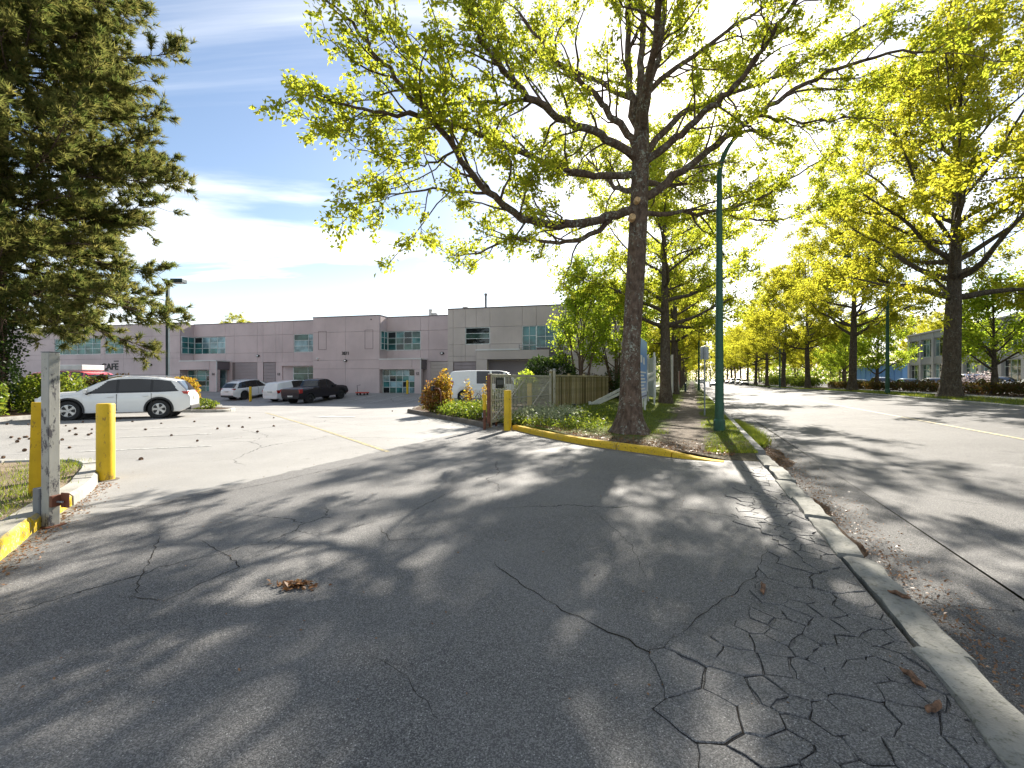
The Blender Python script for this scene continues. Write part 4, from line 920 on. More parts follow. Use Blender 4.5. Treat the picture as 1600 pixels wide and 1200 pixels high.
# second line of trees and backdrop beyond the far lot
bk = 0
for (s, t, kd, sc) in ((24, 92, 'S', 1.5), (22, 108, 'B', .8), (30, 118, 'G', 1.4), (27, 135, 'A', .85), (36, 150, 'B', .95), (26, 165, 'G', 1.6), (34, 185, 'A', 1), (25, 205, 'B', 1), (40, 215, 'A', 1.1), (30, 240, 'B', 1.1), (20, 270, 'A', 1.1), (10, 290, 'B', 1.15), (2, 300, 'A', 1.15), (-6, 290, 'B', 1.1), (-14, 270, 'A', 1), (45, 110, 'A', .9), (52, 135, 'B', 1), (60, 165, 'A', 1.1)):
    x, y = rp(s, t); place_tree(kd, x, y, .1, bk * 1.7, sc, 'tree standing in the wooded background far down the street', 'background trees at the street end', 'background_tree'); bk += 1
# behind the near fence: multi-stem maples, dark conifers
for (x, y, sc, rz, lb) in ((4.5, 29.0, 1.0, .3, 'bright green multi-stem maple behind the wooden fence, left one'), (7.4, 32.0, .95, 2.0, 'bright green multi-stem maple behind the wooden fence, right one')):
    m_ = empty('maple_tree', (x, y, .15), rz, lb, 'tree')
    m_.scale = (sc,) * 3
    o = bpy.data.objects.new('crown', KINDS['G'][2]); link(o, m_); o = bpy.data.objects.new('branches', KINDS['G'][1]); link(o, m_); o = bpy.data.objects.new('trunk', KINDS['G'][0]); link(o, m_)
    g_ = np.random.default_rng(int(x * 10))
    for k in range(5):
        wd = Wood(); az = k * 1.26 + .3; wd.tube(grow((math.cos(az) * .12, math.sin(az) * .12, -.1), (math.cos(az) * .22, math.sin(az) * .22, 1), 4.6, 8, g_, .05, .02), np.linspace(.085, .03, 9), 7)
        mesh_obj('stem', wd.mesh('stem', M['bark_maple']), m_)
for i, (s, t, sc) in enumerate(((-8.5, 46, .85), (-9.5, 55, .95), (-8.2, 66, 1.0), (-10.5, 78, 1.05), (-9, 92, 1.1), (-13, 110, 1.1), (-12, 135, 1.1))):
    x, y = rp(s, t); place_tree('D', x, y, .1, i * 1.3, sc, 'dark evergreen tree behind the left tree row', 'dark evergreens behind the footpath', 'evergreen_tree')
for i, (x, y, sc) in enumerate(((-44, 72, .72), (-49, 75, .62), (-40.5, 76, .66))):
    place_tree('B', x, y, 0, i * 2.0, sc, 'leafy treetop showing above the left part of the roof', 'treetops behind the warehouse', 'background_tree')
x, y = rp(19.3, 41); place_tree('S', x, y, ztop(0, 41), .4, 1.1, 'small round-headed green tree behind the hedge at the right edge', name='small_tree')
x, y = rp(20, 76); place_tree('G', x, y, ztop(0, 76), 1.4, .95, 'bright green young tree beside the far lamp post', name='small_tree')
x, y = rp(19.5, 63); place_tree('S', x, y, ztop(0, 63), 3.0, 1.15, 'rounded olive tree behind the far hedge next to the blue shed', name='small_tree')
x, y = rp(19.8, 27); place_tree('S', x, y, ztop(0, 27), 2.1, 1.0, 'small green tree behind the hedge just outside the right edge', name='small_tree')

# --- the wood that closes the view down the street (one mass)
g_ = np.random.default_rng(404); PW = []
for k in range(150):
    if k % 2: s, t = g_.uniform(30, 90), g_.uniform(110, 290)
    else: s, t = g_.uniform(-60, 70), g_.uniform(290, 340)
    if k % 5 == 0: s, t = g_.uniform(-45, -14), g_.uniform(110, 290)
    x, y = rp(s, t); h = g_.uniform(5, 11); q = g_.normal(size=(170, 3)) * np.array([3.2, 3.2, h * .34]); q += np.array([x, y, h * .5]); PW.append(q[q[:, 2] > -.5])
PW = np.concatenate(PW); tag(mesh_obj('distant_wood', leaf_mesh('distant_wood', PW, .85, M['leaf_shrub'], g_, up=.3, aspect=.7)), 'mass of distant green trees closing the view down the street', 'wood', kind='stuff')

# --- pine at the left
rng = np.random.default_rng(77)
pine = empty('pine_tree', (-22.9, 19.8, .1), 0, 'tall shaggy pine filling the upper left corner', 'tree'); W = Wood(); Wt = Wood(); C = []; D = []
tp = spline([(0, 0, -.3), (0, 0, 2), (.1, 0, 8), (.3, .1, 16), (.3, .1, 25)], 30); rr = np.interp(tp[:, 2], [-.3, 0, .6, 2, 10, 25], [.62, .55, .46, .42, .3, .04]); Wt.tube(tp, rr, 12)
for i in range(235):
    f = (i + rng.uniform(0, 1)) / 235; z = 4.9 + 19.6 * f; az = i * 2.399 + rng.uniform(-.3, .3); L = (7.0 if f < .5 else 7.0 - 7 * (f - .5)) * rng.uniform(.5, 1.0)
    if math.cos(az - 2.7) > .35: 
        if rng.uniform() < .55: continue                 # away from the street side, thinner
    el = -.12 + .55 * f + rng.uniform(-.12, .12); d = (math.cos(az) * math.cos(el), math.sin(az) * math.cos(el), math.sin(el)); k = np.argmin(abs(tp[:, 2] - z))
    P = grow(tp[k], d, L, 9, rng, .07, .02 if f > .2 else -.005); W.tube(P, np.linspace(.085 * (1 - .6 * f), .012, 10), 5)
    for j in range(int(L * 5.6)):
        u = rng.uniform(.22, 1.0) * 9; iu = min(int(u), 8); p = P[iu] + (P[iu + 1] - P[iu]) * (u - iu); dd = side_dir(P[iu + 1] - P[iu], rng, rng.uniform(.4, .95), .35)
        B = grow(p, dd, rng.uniform(.6, 1.7) * (1.15 - .5 * u / 9), 4, rng, .15, .06); W.tube(B, np.linspace(.016, .006, 5), 3)
        for q in range(6):
            uu = rng.uniform(.3, 1.0) * 4 if q else 3.99; ii = min(int(uu), 3); c = B[ii] + (B[ii + 1] - B[ii]) * (uu - ii)
            dq = side_dir(B[ii + 1] - B[ii], rng, rng.uniform(.2, .8), .2); tip = c + dq * rng.uniform(.1, .3)
            C += [tip, c * .5 + tip * .5]; D += [nrm(dq + np.array([0, 0, .25]))] * 2
mesh_obj('trunk', Wt.mesh('trunk', M['bark_pine']), pine); mesh_obj('branches', W.mesh('branches', M['bark_pine']), pine)
mesh_obj('needles', needle_mesh('needles', C, D, M['needle'], rng, per=11, ln=.29, w=.043, spread=.6), pine)
NTUFT = len(C)

# --- shrubs, hedges, ground cover
def blob_points(n, rx, ry, rz_, rng, lumps=9, shell=.55):
    d = rng.normal(size=(n, 3)); d /= np.linalg.norm(d, axis=1)[:, None]; ld = rng.normal(size=(lumps, 3)); ld /= np.linalg.norm(ld, axis=1)[:, None]
    k = np.max(np.maximum(0, d @ ld.T) ** 5 * rng.uniform(.25, .6, lumps)[None], axis=1)
    r = (.72 + k) * (shell + (1 - shell) * rng.uniform(0, 1, n) ** .5); p = d * r[:, None] * np.array([rx, ry, rz_]); return p
def shrub(name, x, y, z, rx, ry, h, n, leaf, mat, label, cat='shrub', group=None, seed=0, stems=5, stem_mat='bark_maple', up=.2, shell=.5, aspect=.5):
    g_ = np.random.default_rng(seed + 100); r_ = empty(name, (x, y, z), 0, label, cat, group)
    P = blob_points(n, rx, ry, h * .55, g_, shell=shell); P[:, 2] += h * .5; P = P[P[:, 2] > .02]
    mesh_obj('foliage', leaf_mesh('foliage', P, leaf, M[mat], g_, up=up, aspect=aspect), r_)
    if stems:
        wd = Wood()
        for k in range(stems):
            az = k * 6.28 / stems + g_.uniform(0, 1); wd.tube(grow((math.cos(az) * .08, math.sin(az) * .08, -.1), (math.cos(az) * rx, math.sin(az) * ry, h * .9), h * .75, 5, g_, .15), np.linspace(.03, .008, 6), 5)
        mesh_obj('stems', wd.mesh('stems', M[stem_mat]), r_)
    return r_
shrub('photinia_shrub', -3.45, 19.6, .12, .6, .5, 1.3, 1500, .13, 'leaf_red', 'orange-red leafed shrub at the corner of the planter by the gate', seed=1, shell=.3)
shrub('photinia_shrub', -3.05, 19.9, .12, .5, .5, 1.75, 1400, .13, 'leaf_orange', 'yellow-orange topped shrub just behind the red planter shrub', seed=2, shell=.3)
for i, (x, y, h) in enumerate(((-2.0, 20.5, 1.4), (-1.15, 20.6, 1.45))):
    shrub('leggy_shrub', x, y, .12, .3, .3, h, 240, .12, 'leaf_orange', ['left one of two sparse leggy shrubs in front of the white van', 'right one of two sparse leggy shrubs in front of the white van'][i], seed=4 + i, stems=6, shell=.2)
shrub('green_shrub', -.45, 19.4, .12, .55, .5, 1.1, 1300, .10, 'leaf_dark', 'dark green shrub beside the left end of the gate', seed=8)
def carpet(name, poly_fn, n, leaf, mat, h, seed, label, cat='ground cover', lumps=14, hvar=1.0):
    g_ = np.random.default_rng(seed); P = []
    cs = [poly_fn(g_) for _ in range(lumps)]
    for _ in range(n):
        c = cs[g_.integers(lumps)] if g_.uniform() < .6 else poly_fn(g_)
        p = np.array(c[:2]) + g_.normal(size=2) * .22; P.append((p[0], p[1], c[2] + abs(g_.normal()) * h * .5 + g_.uniform(0, h * .5)))
    o = mesh_obj(name, leaf_mesh(name, P, leaf, M[mat], g_, up=.5)); return tag(o, label, cat, kind='stuff')
def tri_pt(a, b, c, z):
    def f(g_):
        u, v = g_.uniform(), g_.uniform()
        if u + v > 1: u, v = 1 - u, 1 - v
        return (a[0] + (b[0] - a[0]) * u + (c[0] - a[0]) * v, a[1] + (b[1] - a[1]) * u + (c[1] - a[1]) * v, z)
    return f
carpet('ground_cover', tri_pt((-3.9, 20.2), (-1.15, 15.9), (-1.1, 20.2), .14), 7500, .10, 'leaf_shrub', .34, 5, 'green ground cover filling the planter left of the gate', lumps=40)
def verge_pt(s0, s1, t0, t1):
    def f(g_):
        s = g_.uniform(s0, s1); t = max(g_.uniform(t0, t1), tfront(s) + .35); x, y = rp(s, t); return (x, y, zverge(s, t))
    return f
carpet('variegated_cover', verge_pt(-5.8, -3.9, 13.7, 16.6), 4200, .10, 'leaf_pale', .30, 6, 'pale variegated ground cover behind the yellow bollard', lumps=16)
carpet('low_ground_cover', verge_pt(-5.9, -2.6, 12.6, 18.5), 5200, .09, 'leaf_shrub', .20, 9, 'low green ground cover between the bollard and the big tree', lumps=22)
def grass(name, fn, n, h, seed, label, w=.012):
    g_ = np.random.default_rng(seed); B = np.array([fn(g_) for _ in range(n)])
    d = g_.normal(size=(n, 3)) * .35; d[:, 2] = 1; L = h * g_.uniform(.5, 1.2, n); sd = np.cross(d, g_.normal(size=(n, 3))); sd /= np.linalg.norm(sd, axis=1)[:, None]
    V = np.empty((n, 3, 3)); V[:, 0] = B - sd * w / 2; V[:, 1] = B + sd * w / 2; V[:, 2] = B + d * L[:, None]
    me = bpy.data.meshes.new(name); me.vertices.add(3 * n); me.vertices.foreach_set('co', V.ravel()); me.loops.add(3 * n); me.loops.foreach_set('vertex_index', np.arange(3 * n, dtype=np.int32)); me.polygons.add(n); me.polygons.foreach_set('loop_start', np.arange(0, 3 * n, 3, dtype=np.int32))
    at = me.attributes.new('rnd', 'FLOAT', 'FACE'); at.data.foreach_set('value', g_.uniform(0, 1, n).astype(np.float32)); me.materials.append(M['grass_blade']); me.update(calc_edges=True)
    return tag(mesh_obj(name, me), label, 'grass', kind='stuff')
def gfn_left(g_):
    while True:
        s = g_.uniform(-6.1, -.6); t = 11.5 + g_.uniform(0, 1) ** 1.6 * 34
        if t < tfront(s) + .8 or g_.uniform() > smooth(-.4, -1.6, s + .5 * math.sin(t * .9)) * (.4 + .6 * (math.sin(s * 2.1 + t * .8) > -.3)): continue
        if t < 12.9 and s > -3.2: continue
        x, y = rp(s, t); return (x, y, zverge(s, t) - .01)
grass('grass', gfn_left, 26000, .08, 31, 'patchy grass on the verge left of the dirt footpath', .016)
def gfn_kerb(g_):
    while True:
        t = 10.2 + g_.uniform(0, 1) ** 1.4 * 26; s = g_.uniform(.25, 1.22)
        if g_.uniform() > smooth(.1, .7, s + .25 * math.sin(t * 1.3)): continue
        x, y = rp(s, t); return (x, y, zverge(s, t) - .01)
grass('kerb_grass', gfn_kerb, 11000, .06, 32, 'grass strip along the street kerb beside the footpath', .014)
def gfn_tuft(g_):
    t = 12.2 + g_.uniform(0, 1) * 6.5; s = 1.5 + abs(g_.normal()) * .16 * smooth(12.0, 13.4, t) * smooth(19, 16, t); x, y = rp(s, t); return (x, y, zroad(s, t) - .02)
grass('gutter_grass', gfn_tuft, 6000, .22, 35, 'bright tall grass growing out of the gutter behind the lamp post', .016)
def gfn_far(g_):
    t = -4 + g_.uniform(0, 1) ** 1.3 * 90; s = g_.uniform(12.9, 16.1); x, y = rp(s, t); return (x, y, ztop(s, t))
grass('far_grass', gfn_far, 22000, .12, 36, 'lawn strip under the trees across the street', .03)
def gfn_isl(g_):
    k = g_.uniform(); p = Vector(ISL[2]).lerp(Vector(ISL[7]), k); return (p.x - .35 - abs(g_.normal()) * .5, p.y + .1 + g_.normal() * .15, .15)
grass('island_grass', gfn_isl, 2600, .07, 37, 'thin grass on the small island with the grey post', .010)
# left planting under the pine
g_ = np.random.default_rng(55)
ivy = empty('ivy', (-22.7, 19.6, .2), 0, 'dark ivy wrapped round the pine trunk at the left edge', 'ivy')
az = g_.uniform(0, 6.28, 5200); zz = g_.uniform(0, 1, 5200) ** .9 * 5.6; rr_ = .5 + .55 * g_.uniform(0, 1, 5200) * (1.15 - zz / 8) + .25 * np.sin(az * 3 + zz * 1.4)
mesh_obj('foliage', leaf_mesh('foliage', np.stack([np.cos(az) * rr_, np.sin(az) * rr_, zz], 1), .13, M['leaf_dark'], g_, up=.1, aspect=.8), ivy)
wd = Wood()
for k in range(6): wd.tube(grow((math.cos(k) * .48, math.sin(k) * .48, -.1), (0, 0, 1), 4.6, 7, g_, .06), np.linspace(.05, .02, 8), 5)
mesh_obj('stems', wd.mesh('stems', M['bark_pine']), ivy)
shl = ['leafy green shrub at the foot of the ivy-clad trunk', 'bright green shrub in front of the car bonnet', 'mixed green and bronze shrub behind the windscreen of the near car', 'bushy shrub between the red van and the near car', 'low shrub at the far left edge of the pine bed', 'dense green shrub behind the grey gate post']
for i, (x, y, rx, ry, h, n, mt) in enumerate(((-21.0, 17.6, 1.1, .9, 1.3, 2600, 'leaf_shrub'), (-20.8, 20.2, 1.2, 1.0, 1.8, 3000, 'leaf_shrub'), (-21.0, 23.3, 1.4, 1.0, 1.7, 2800, 'leaf_hedge'), (-22.6, 24.6, 1.7, 1.2, 1.5, 2800, 'leaf_shrub'), (-23.8, 17.8, 1.3, 1.2, 1.2, 2400, 'leaf_shrub'), (-22.8, 21.6, 1.4, 1.3, 1.7, 2800, 'leaf_green'))):
    shrub('garden_shrub', x, y, zlot(x, y) + .12, rx, ry, h, n, .15, mt, shl[i], seed=60 + i)
shrub('clipped_shrub', -18.3, 24.3, zlot(-18, 24) + .1, 1.5, .9, 1.75, 3800, .12, 'leaf_orange', 'clipped golden-orange shrub round the foot of the light pole', seed=70, shell=.75)
shrub('clipped_shrub', -16.2, 23.4, zlot(-17, 23.5) + .1, .9, .5, .5, 1300, .10, 'leaf_shrub', 'low clipped yellow-green shrub behind the rear bumper of the near car', seed=71, shell=.7)
# planting behind the fence
shrub('conifer_shrub', 2.55, 29.5, .15, 1.75, 1.5, 2.95, 7500, .17, 'leaf_dark', 'big dark conifer shrub rising behind the gate end of the fence', seed=80, shell=.7)
for i, (x, y, rx, h, mt, lb) in enumerate(((5.6, 31.0, 1.4, 1.7, 'leaf_hedge', 'dark bronze shrub behind the fence under the left maple'), (8.2, 30.6, 1.3, 1.9, 'leaf_dark', 'dark shrub behind the right end of the fence'), (9.0, 33.5, 1.3, 1.8, 'leaf_pale', 'white-flecked shrub left of the large trunk'), (9.0, 36.5, 1.6, 2.6, 'leaf_dark', 'tall dark shrub behind the sign posts'), (.9, 27.2, .9, 1.75, 'leaf_green', 'light green shrub behind the gate in front of the van'))):
    shrub('fence_shrub', x, y, .15, rx, rx * .8, h, 2600, .15, mt, lb, seed=90 + i)
# hedge across the street
for i, (t0, t1, mt) in enumerate(((10, 33, 'leaf_hedge'), (33.6, 56, 'leaf_hedge'), (57, 80, 'leaf_hedge'))):
    n = 9000; g_ = np.random.default_rng(200 + i); t = g_.uniform(t0, t1, n); s = 19.4 + g_.uniform(-.75, .75, n); hh = .80 + .12 * np.sin(t * 1.7) + .1 * np.sin(t * 4.1 + 1); z = hh * g_.uniform(.02, 1.08, n) ** .6
    X = RN.x * s + RD.x * t; Y = RN.y * s + RD.y * t; Z = np.array([ztop(0, q) for q in t]) + z
    h_ = empty('hedge', (0, 0, 0), 0, ['clipped bronze-green hedge at the right edge across the street', 'clipped hedge in front of the office block behind the thick trunk', 'clipped hedge in front of the blue shed'][i], 'hedge')
    mesh_obj('foliage', leaf_mesh('foliage', np.stack([X, Y, Z], 1), .17, M[mt], g_, up=.2), h_)
    wd = Wood()
    for k in range(26):
        tt = t0 + (t1 - t0) * (k + .5) / 26; x, y = rp(19.4, tt); wd.tube(grow((x, y, ztop(0, tt) - .05), (0, 0, 1), .9, 4, g_, .2), np.linspace(.03, .01, 5), 4)
    mesh_obj('stems', wd.mesh('stems', M['bark_street']), h_)
for i, (s, t, rx, h) in enumerate(((19, 96, 2.6, 1.8), (20, 106, 3.0, 2.2), (19, 118, 3.0, 2.0), (20, 132, 3.2, 2.2), (22, 148, 3.5, 2.4))):
    x, y = rp(s, t); shrub('roadside_shrub', x, y, .1, rx, rx, h, 2400, .3, 'leaf_shrub', 'large shrub beside the far sidewalk down the street', group='shrubs down the far sidewalk', seed=120 + i, stems=3)
x, y = rp(18.9, 40.3); shrub('blossom_shrub', x + 2.2, y + 3.2, ztop(0, 42), 1.4, 1.2, 1.6, 900, .13, 'blossom', 'pinkish flowering shrub left of the small round tree behind the hedge', seed=140)

# ------------------------------------------------------------------ vehicles
def sp(tab, x):
    """smooth (monotone) interpolation through (x, value) control points sorted by x"""
    return lerp_table(tab, x)
def car(name, spec, paint, label, cat, loc, rz, group=None, rim='alloy', arch=False, scale=1.0):
    root = empty(name, loc, rz, label, cat, group); root.scale = (scale,) * 3
    L2, W2 = spec['L'] / 2, spec['W'] / 2; top = sorted(spec['top']); belt = sorted(spec['belt']); ax = spec['axles']; wr = spec['wr']; Rarch = wr + .07; sill = spec.get('sill', .26)
    NG = spec.get('rows', 5); xs = set(frange(-L2, L2, spec.get('step', .07)))
    for a in ax:
        for k in range(15): xs.add(a + Rarch * math.cos(math.pi * k / 14))
    xs = sorted(x for x in xs if -L2 <= x <= L2); ded = [xs[0]]
    for x in xs[1:]:
        if x - ded[-1] > .01: ded.append(x)
    xs = ded
    def ring(x):
        e = min(x + L2, L2 - x); w = W2 * (1 - spec.get('nose', .16) * max(0, 1 - e / .75) ** 2)
        zb = sill + .16 * max(0, 1 - e / .35)
        for a in ax:
            if abs(x - a) < Rarch: zb = max(zb, wr + math.sqrt(max(0, Rarch ** 2 - (x - a) ** 2)))
        zt = sum(sp(top, x + k * .05) for k in (-1, 0, 1)) / 3; zbl = min(sp(belt, x), zt - .05); zb = min(zb, zbl - .12); h = zbl - zb
        ze = zt - .045; tum = spec.get('tumble', .30); wr_ = w - .05 - max(0, ze - zbl) * tum
        R = [(0, zb), (w - .10, zb), (w - .02, zb + .03), (w, zb + .30 * h), (w, zb + .62 * h), (w - .012, zb + .86 * h), (w - .045, zbl)]
        for k in range(1, NG + 1): f = k / NG; R.append((w - .055 + (wr_ - w + .055) * f, zbl + (ze - zbl) * f))
        R += [(wr_ - .07, zt - .012), (wr_ * .55, zt), (0, zt + .008)]
        return R
    rings = [ring(x) for x in xs]; m = len(rings[0]); full = []
    for x, R in zip(xs, rings): full.append([(x, -y, z) for y, z in R] + [(x, y, z) for y, z in R[-2:0:-1]])
    N = len(full[0]); parts = {}
    def row_of(j): return j if j < m - 1 else N - 1 - j       # strip index counted from the underside
    def key(i, j):
        x = (xs[i] + xs[i + 1]) / 2; r_ = row_of(j); z = sum(full[i + a][(j + b) % N][2] for a in (0, 1) for b in (0, 1)) / 4; sd = 'L' if j >= m - 1 else 'R'
        if r_ == 0: return ('underbody', 0)
        for k, wdw in enumerate(spec['side']):
            x0, x1 = wdw[:2]
            if 6 <= r_ < 6 + NG:
                f = (z - sp(belt, x)) / max(.05, sp(top, x) - .05 - sp(belt, x)); xa = x0 + wdw[2] * f; xb = x1 + wdw[3] * f
                if .04 < f < .93 and xa < x < xb: return ('side_window', k, sd)
        if spec['side'] and 6 <= r_ < 6 + NG:
            f = (z - sp(belt, x)) / max(.05, sp(top, x) - .05 - sp(belt, x)); s0, s1 = spec['side'][-1], spec['side'][0]
            if .02 < f < .95 and s0[0] + s0[2] * f < x < s1[1] + s1[3] * f and spec.get('pillars', True): return ('window_pillar', sd, sum(1 for w_ in spec['side'] if (w_[0] + w_[1]) / 2 > x), f > .5)
        ws = spec['ws']; rw = spec.get('rw')
        if r_ >= 6 + NG:
            if ws[0] < x < ws[1]: return ('windscreen', 0)
            if rw and rw[0] < x < rw[1]: return ('rear_window', 0)
        if 2 <= r_ <= 5:
            for k, (d0, d1) in enumerate(spec['doors']):
                if d0 < x < d1: return ('door', k, sd)
        if 1 <= r_ <= 2 and spec.get('cladding'): return ('sill_trim', 0)
        return ('body', 0)
    for i in range(len(xs) - 1):
        for j in range(N): parts.setdefault(key(i, j), []).append((i, j))
    mats = {'body': paint, 'door': paint, 'underbody': 'trim_black', 'side_window': 'glass_car', 'windscreen': 'glass_car', 'rear_window': 'glass_car', 'window_pillar': 'trim_black', 'sill_trim': 'trim_black'}
    for kk, fl in parts.items():
        mb = MB(); idx = {}
        def vi(i, j):
            j %= N
            if (i, j) not in idx: idx[(i, j)] = len(mb.v); mb.v.append(full[i][j])
            return idx[(i, j)]
        for i, j in fl: mb.f.append((vi(i, j), vi(i, j + 1), vi(i + 1, j + 1), vi(i + 1, j)))
        if kk[0] == 'body':
            for i, rev in ((0, False), (len(xs) - 1, True)):
                f = [vi(i, j) for j in range(N)]; mb.f.append(tuple(f[::-1] if rev else f))
        me = mb.mesh(kk[0], M[mats[kk[0]]]); bm_ = bmesh.new(); bm_.from_mesh(me)
        for f_ in bm_.faces:
            c_ = f_.calc_center_median(); out = Vector((0 if abs(c_.x) < L2 - .01 else c_.x, c_.y, (c_.z - .8) * 1.2))
            if f_.normal.dot(out) < 0: f_.normal_flip()
        bm_.to_mesh(me); bm_.free(); me.shade_smooth(); me.set_sharp_from_angle(angle=math.radians(38)); mesh_obj(kk[0], me, root)
    # door seams, handles
    for d0, d1 in spec['doors']:
        for sgn_ in (-1, 1):
            w = W2 + .004; dm = MB().box(d0 - .008, d0 + .008, sgn_ * (w - .03), sgn_ * w, sill + .1, sp(belt, d0) - .04).build('door_seam', M['trim_black'], root)
            MB().box(d0 + .10, d0 + .30, sgn_ * (W2 - .02), sgn_ * (W2 + .03), sp(belt, d0) - .16, sp(belt, d0) - .12).build('door_handle', M[paint], root, bevel=.01)
    # wheels
    tw = spec.get('tw', .22)
    tyre = MB().lathe([(wr * .62, -tw / 2 + .01), (wr * .93, -tw / 2), (wr, -tw / 2 + .04), (wr, tw / 2 - .04), (wr * .93, tw / 2), (wr * .62, tw / 2 - .01)], 28, axis='y').mesh('wheel', M['tyre'], 40)
    rm = MB().lathe([(wr * .655, -.01), (wr * .63, .012), (wr * .57, .015), (wr * .55, -.03)], 28, axis='y')
    for k in range(5):
        mt_ = Matrix.Rotation(2 * math.pi * k / 5 + .3, 4, 'Y'); rm.box(-wr * .095, wr * .095, -.03, .01, wr * .1, wr * .6, mt_); rm.box(-wr * .15, wr * .15, -.03, .006, wr * .42, wr * .6, mt_)
    rm.lathe([(0, .02), (wr * .13, .018), (wr * .17, 0)], 14, axis='y'); rimm = rm.mesh('rim', M[rim], 30)
    disc = MB().lathe([(0, -.05), (wr * .62, -.05)], 24, axis='y').mesh('brake_disc', M['alloy_dark'])
    for a in ax:
        for sgn_ in (-1, 1):
            w = mesh_obj('wheel', tyre, root, (a, sgn_ * (W2 - tw / 2 - .015), wr))
            for me in (rimm, disc):
                c = mesh_obj(me.name.split('.')[0], me, w, (0, sgn_ * (tw / 2 - .03), 0)); c.scale = (1, sgn_, 1)
            al = MB().lathe([(wr * .1, 0), (Rarch + .02, 0)], 24, Matrix.Translation((a, sgn_ * (W2 - .28), wr)), axis='y').build('wheel_well', M['trim_black'], root)
            ar_ = MB(); n_ = 18; w0 = W2 + .006; 
            if arch:
                for k in range(n_ + 1):
                    th_ = math.pi * (-.06 + 1.12 * k / n_)
                    for rr in (Rarch - .015, Rarch + .05):
                        for yy in (w0 - .05, w0 + .012): ar_.v.append((a + rr * math.cos(th_), sgn_ * yy, wr + rr * math.sin(th_)))
                for k in range(n_):
                    b = 4 * k
                    for p, q in ((0, 1), (1, 3), (3, 2), (2, 0)): ar_.f.append((b + p, b + q, b + 4 + q, b + 4 + p))
                ar_.build('arch_trim', M['trim_black'], root, sm=40)
    # lights, bumpers, plates, mirrors
    for sgn_ in (-1, 1):
        fz_, rz_ = spec['hl'], spec['tl']
        MB().box(L2 - .30, L2 - .045, sgn_ * (W2 - .50), sgn_ * (W2 - .135), fz_, fz_ + .14).build('headlight', M['lamp_clear'], root, bevel=.02)
        tx = spec.get('tlx', .05); MB().box(-L2 - .012 + tx, -L2 + .34 + tx, sgn_ * (W2 - spec.get('tlw', .40)), sgn_ * (W2 + .004 - spec.get('tli', .10)), rz_, rz_ + spec.get('tlh', .13)).build('tail_light', M['lamp_red'], root, bevel=.015)
        mx = spec['mirror']; MB().box(mx - .06, mx + .06, sgn_ * (W2 + .02), sgn_ * (W2 + .20), sp(belt, mx) + .02, sp(belt, mx) + .19).build('wing_mirror', M[paint], root, bevel=.03)
        MB().box(mx - .03, mx + .02, sgn_ * (W2 - .06), sgn_ * (W2 + .05), sp(belt, mx) - .03, sp(belt, mx) + .05).build('mirror_arm', M['trim_black'], root)
    MB().box(-L2 - .03, -L2 + .25, -W2 + .17, W2 - .17, sill + .08, sill + .26).build('rear_bumper', M[spec.get('bump', 'trim_black')], root, bevel=.03)
    MB().box(L2 - .25, L2 + .03, -W2 + .17, W2 - .17, sill + .08, sill + .24).build('front_bumper', M[spec.get('bump', 'trim_black')], root, bevel=.03)
    MB().box(L2 - .1, L2 + .012, -W2 + .42, W2 - .42, sill + .30, spec['hl'] + .08).build('grille', M['trim_black'], root, bevel=.02)
    MB().box(-L2 - .03, -L2 + .02, -.26, .26, spec['plate'], spec['plate'] + .14).build('number_plate', M['plate'], root)
    if spec.get('rack'):
        for sgn_ in (-1, 1): MB().tube([(-1.6, sgn_ * .62, 1.68), (-1.3, sgn_ * .63, 1.755), (.0, sgn_ * .63, 1.765), (.3, sgn_ * .62, 1.68)], .02, 6).build('roof_rail', M['alloy'], root)
    return root
SUV = dict(L=4.95, W=1.93, top=[(-2.475, .88), (-2.42, 1.04), (-2.30, 1.22), (-2.02, 1.55), (-1.9, 1.60), (-1.4, 1.69), (-.7, 1.73), (-.1, 1.715), (.2, 1.66), (.5, 1.53), (1.12, 1.18), (1.2, 1.15), (1.8, 1.10), (2.2, 1.02), (2.38, .92), (2.475, .66)],
           belt=[(-2.475, .95), (-2.2, 1.12), (-1.4, 1.08), (.2, 1.05), (1.1, 1.03), (2.475, .86)], axles=(-1.43, 1.42), wr=.385, side=[(-.03, .98, 0, -.75), (-1.13, -.10, 0, 0), (-2.1, -1.20, .32, -.02)], ws=(.28, 1.2), rw=(-2.36, -2.0), doors=[(-.06, 1.05), (-1.18, -.06)], hl=.74, tl=1.0, tlh=.11, tlx=.09, mirror=.86, plate=.78, rack=True, cladding=False)
TRUCK = dict(L=5.85, W=2.03, top=[(-2.925, 1.26), (-2.85, 1.32), (-1.0, 1.34), (-.86, 1.36), (-.72, 1.82), (-.5, 1.90), (.2, 1.93), (.55, 1.88), (.8, 1.74), (1.35, 1.32), (1.45, 1.28), (2.3, 1.22), (2.75, 1.12), (2.88, .95), (2.925, .7)],
             belt=[(-2.925, 1.22), (-1, 1.28), (.0, 1.24), (1.35, 1.18), (2.925, .95)], axles=(-1.85, 1.9), wr=.42, side=[(.28, 1.12, 0, -.52), (-.70, .20, .08, 0)], ws=(.6, 1.4), rw=(-.9, -.7), doors=[(.22, 1.2), (-.8, .22)], hl=.85, tl=.92, tlh=.34, tlw=.18, tli=.04, tlx=.02, mirror=1.0, plate=.62, nose=.10, sill=.42, tw=.27)
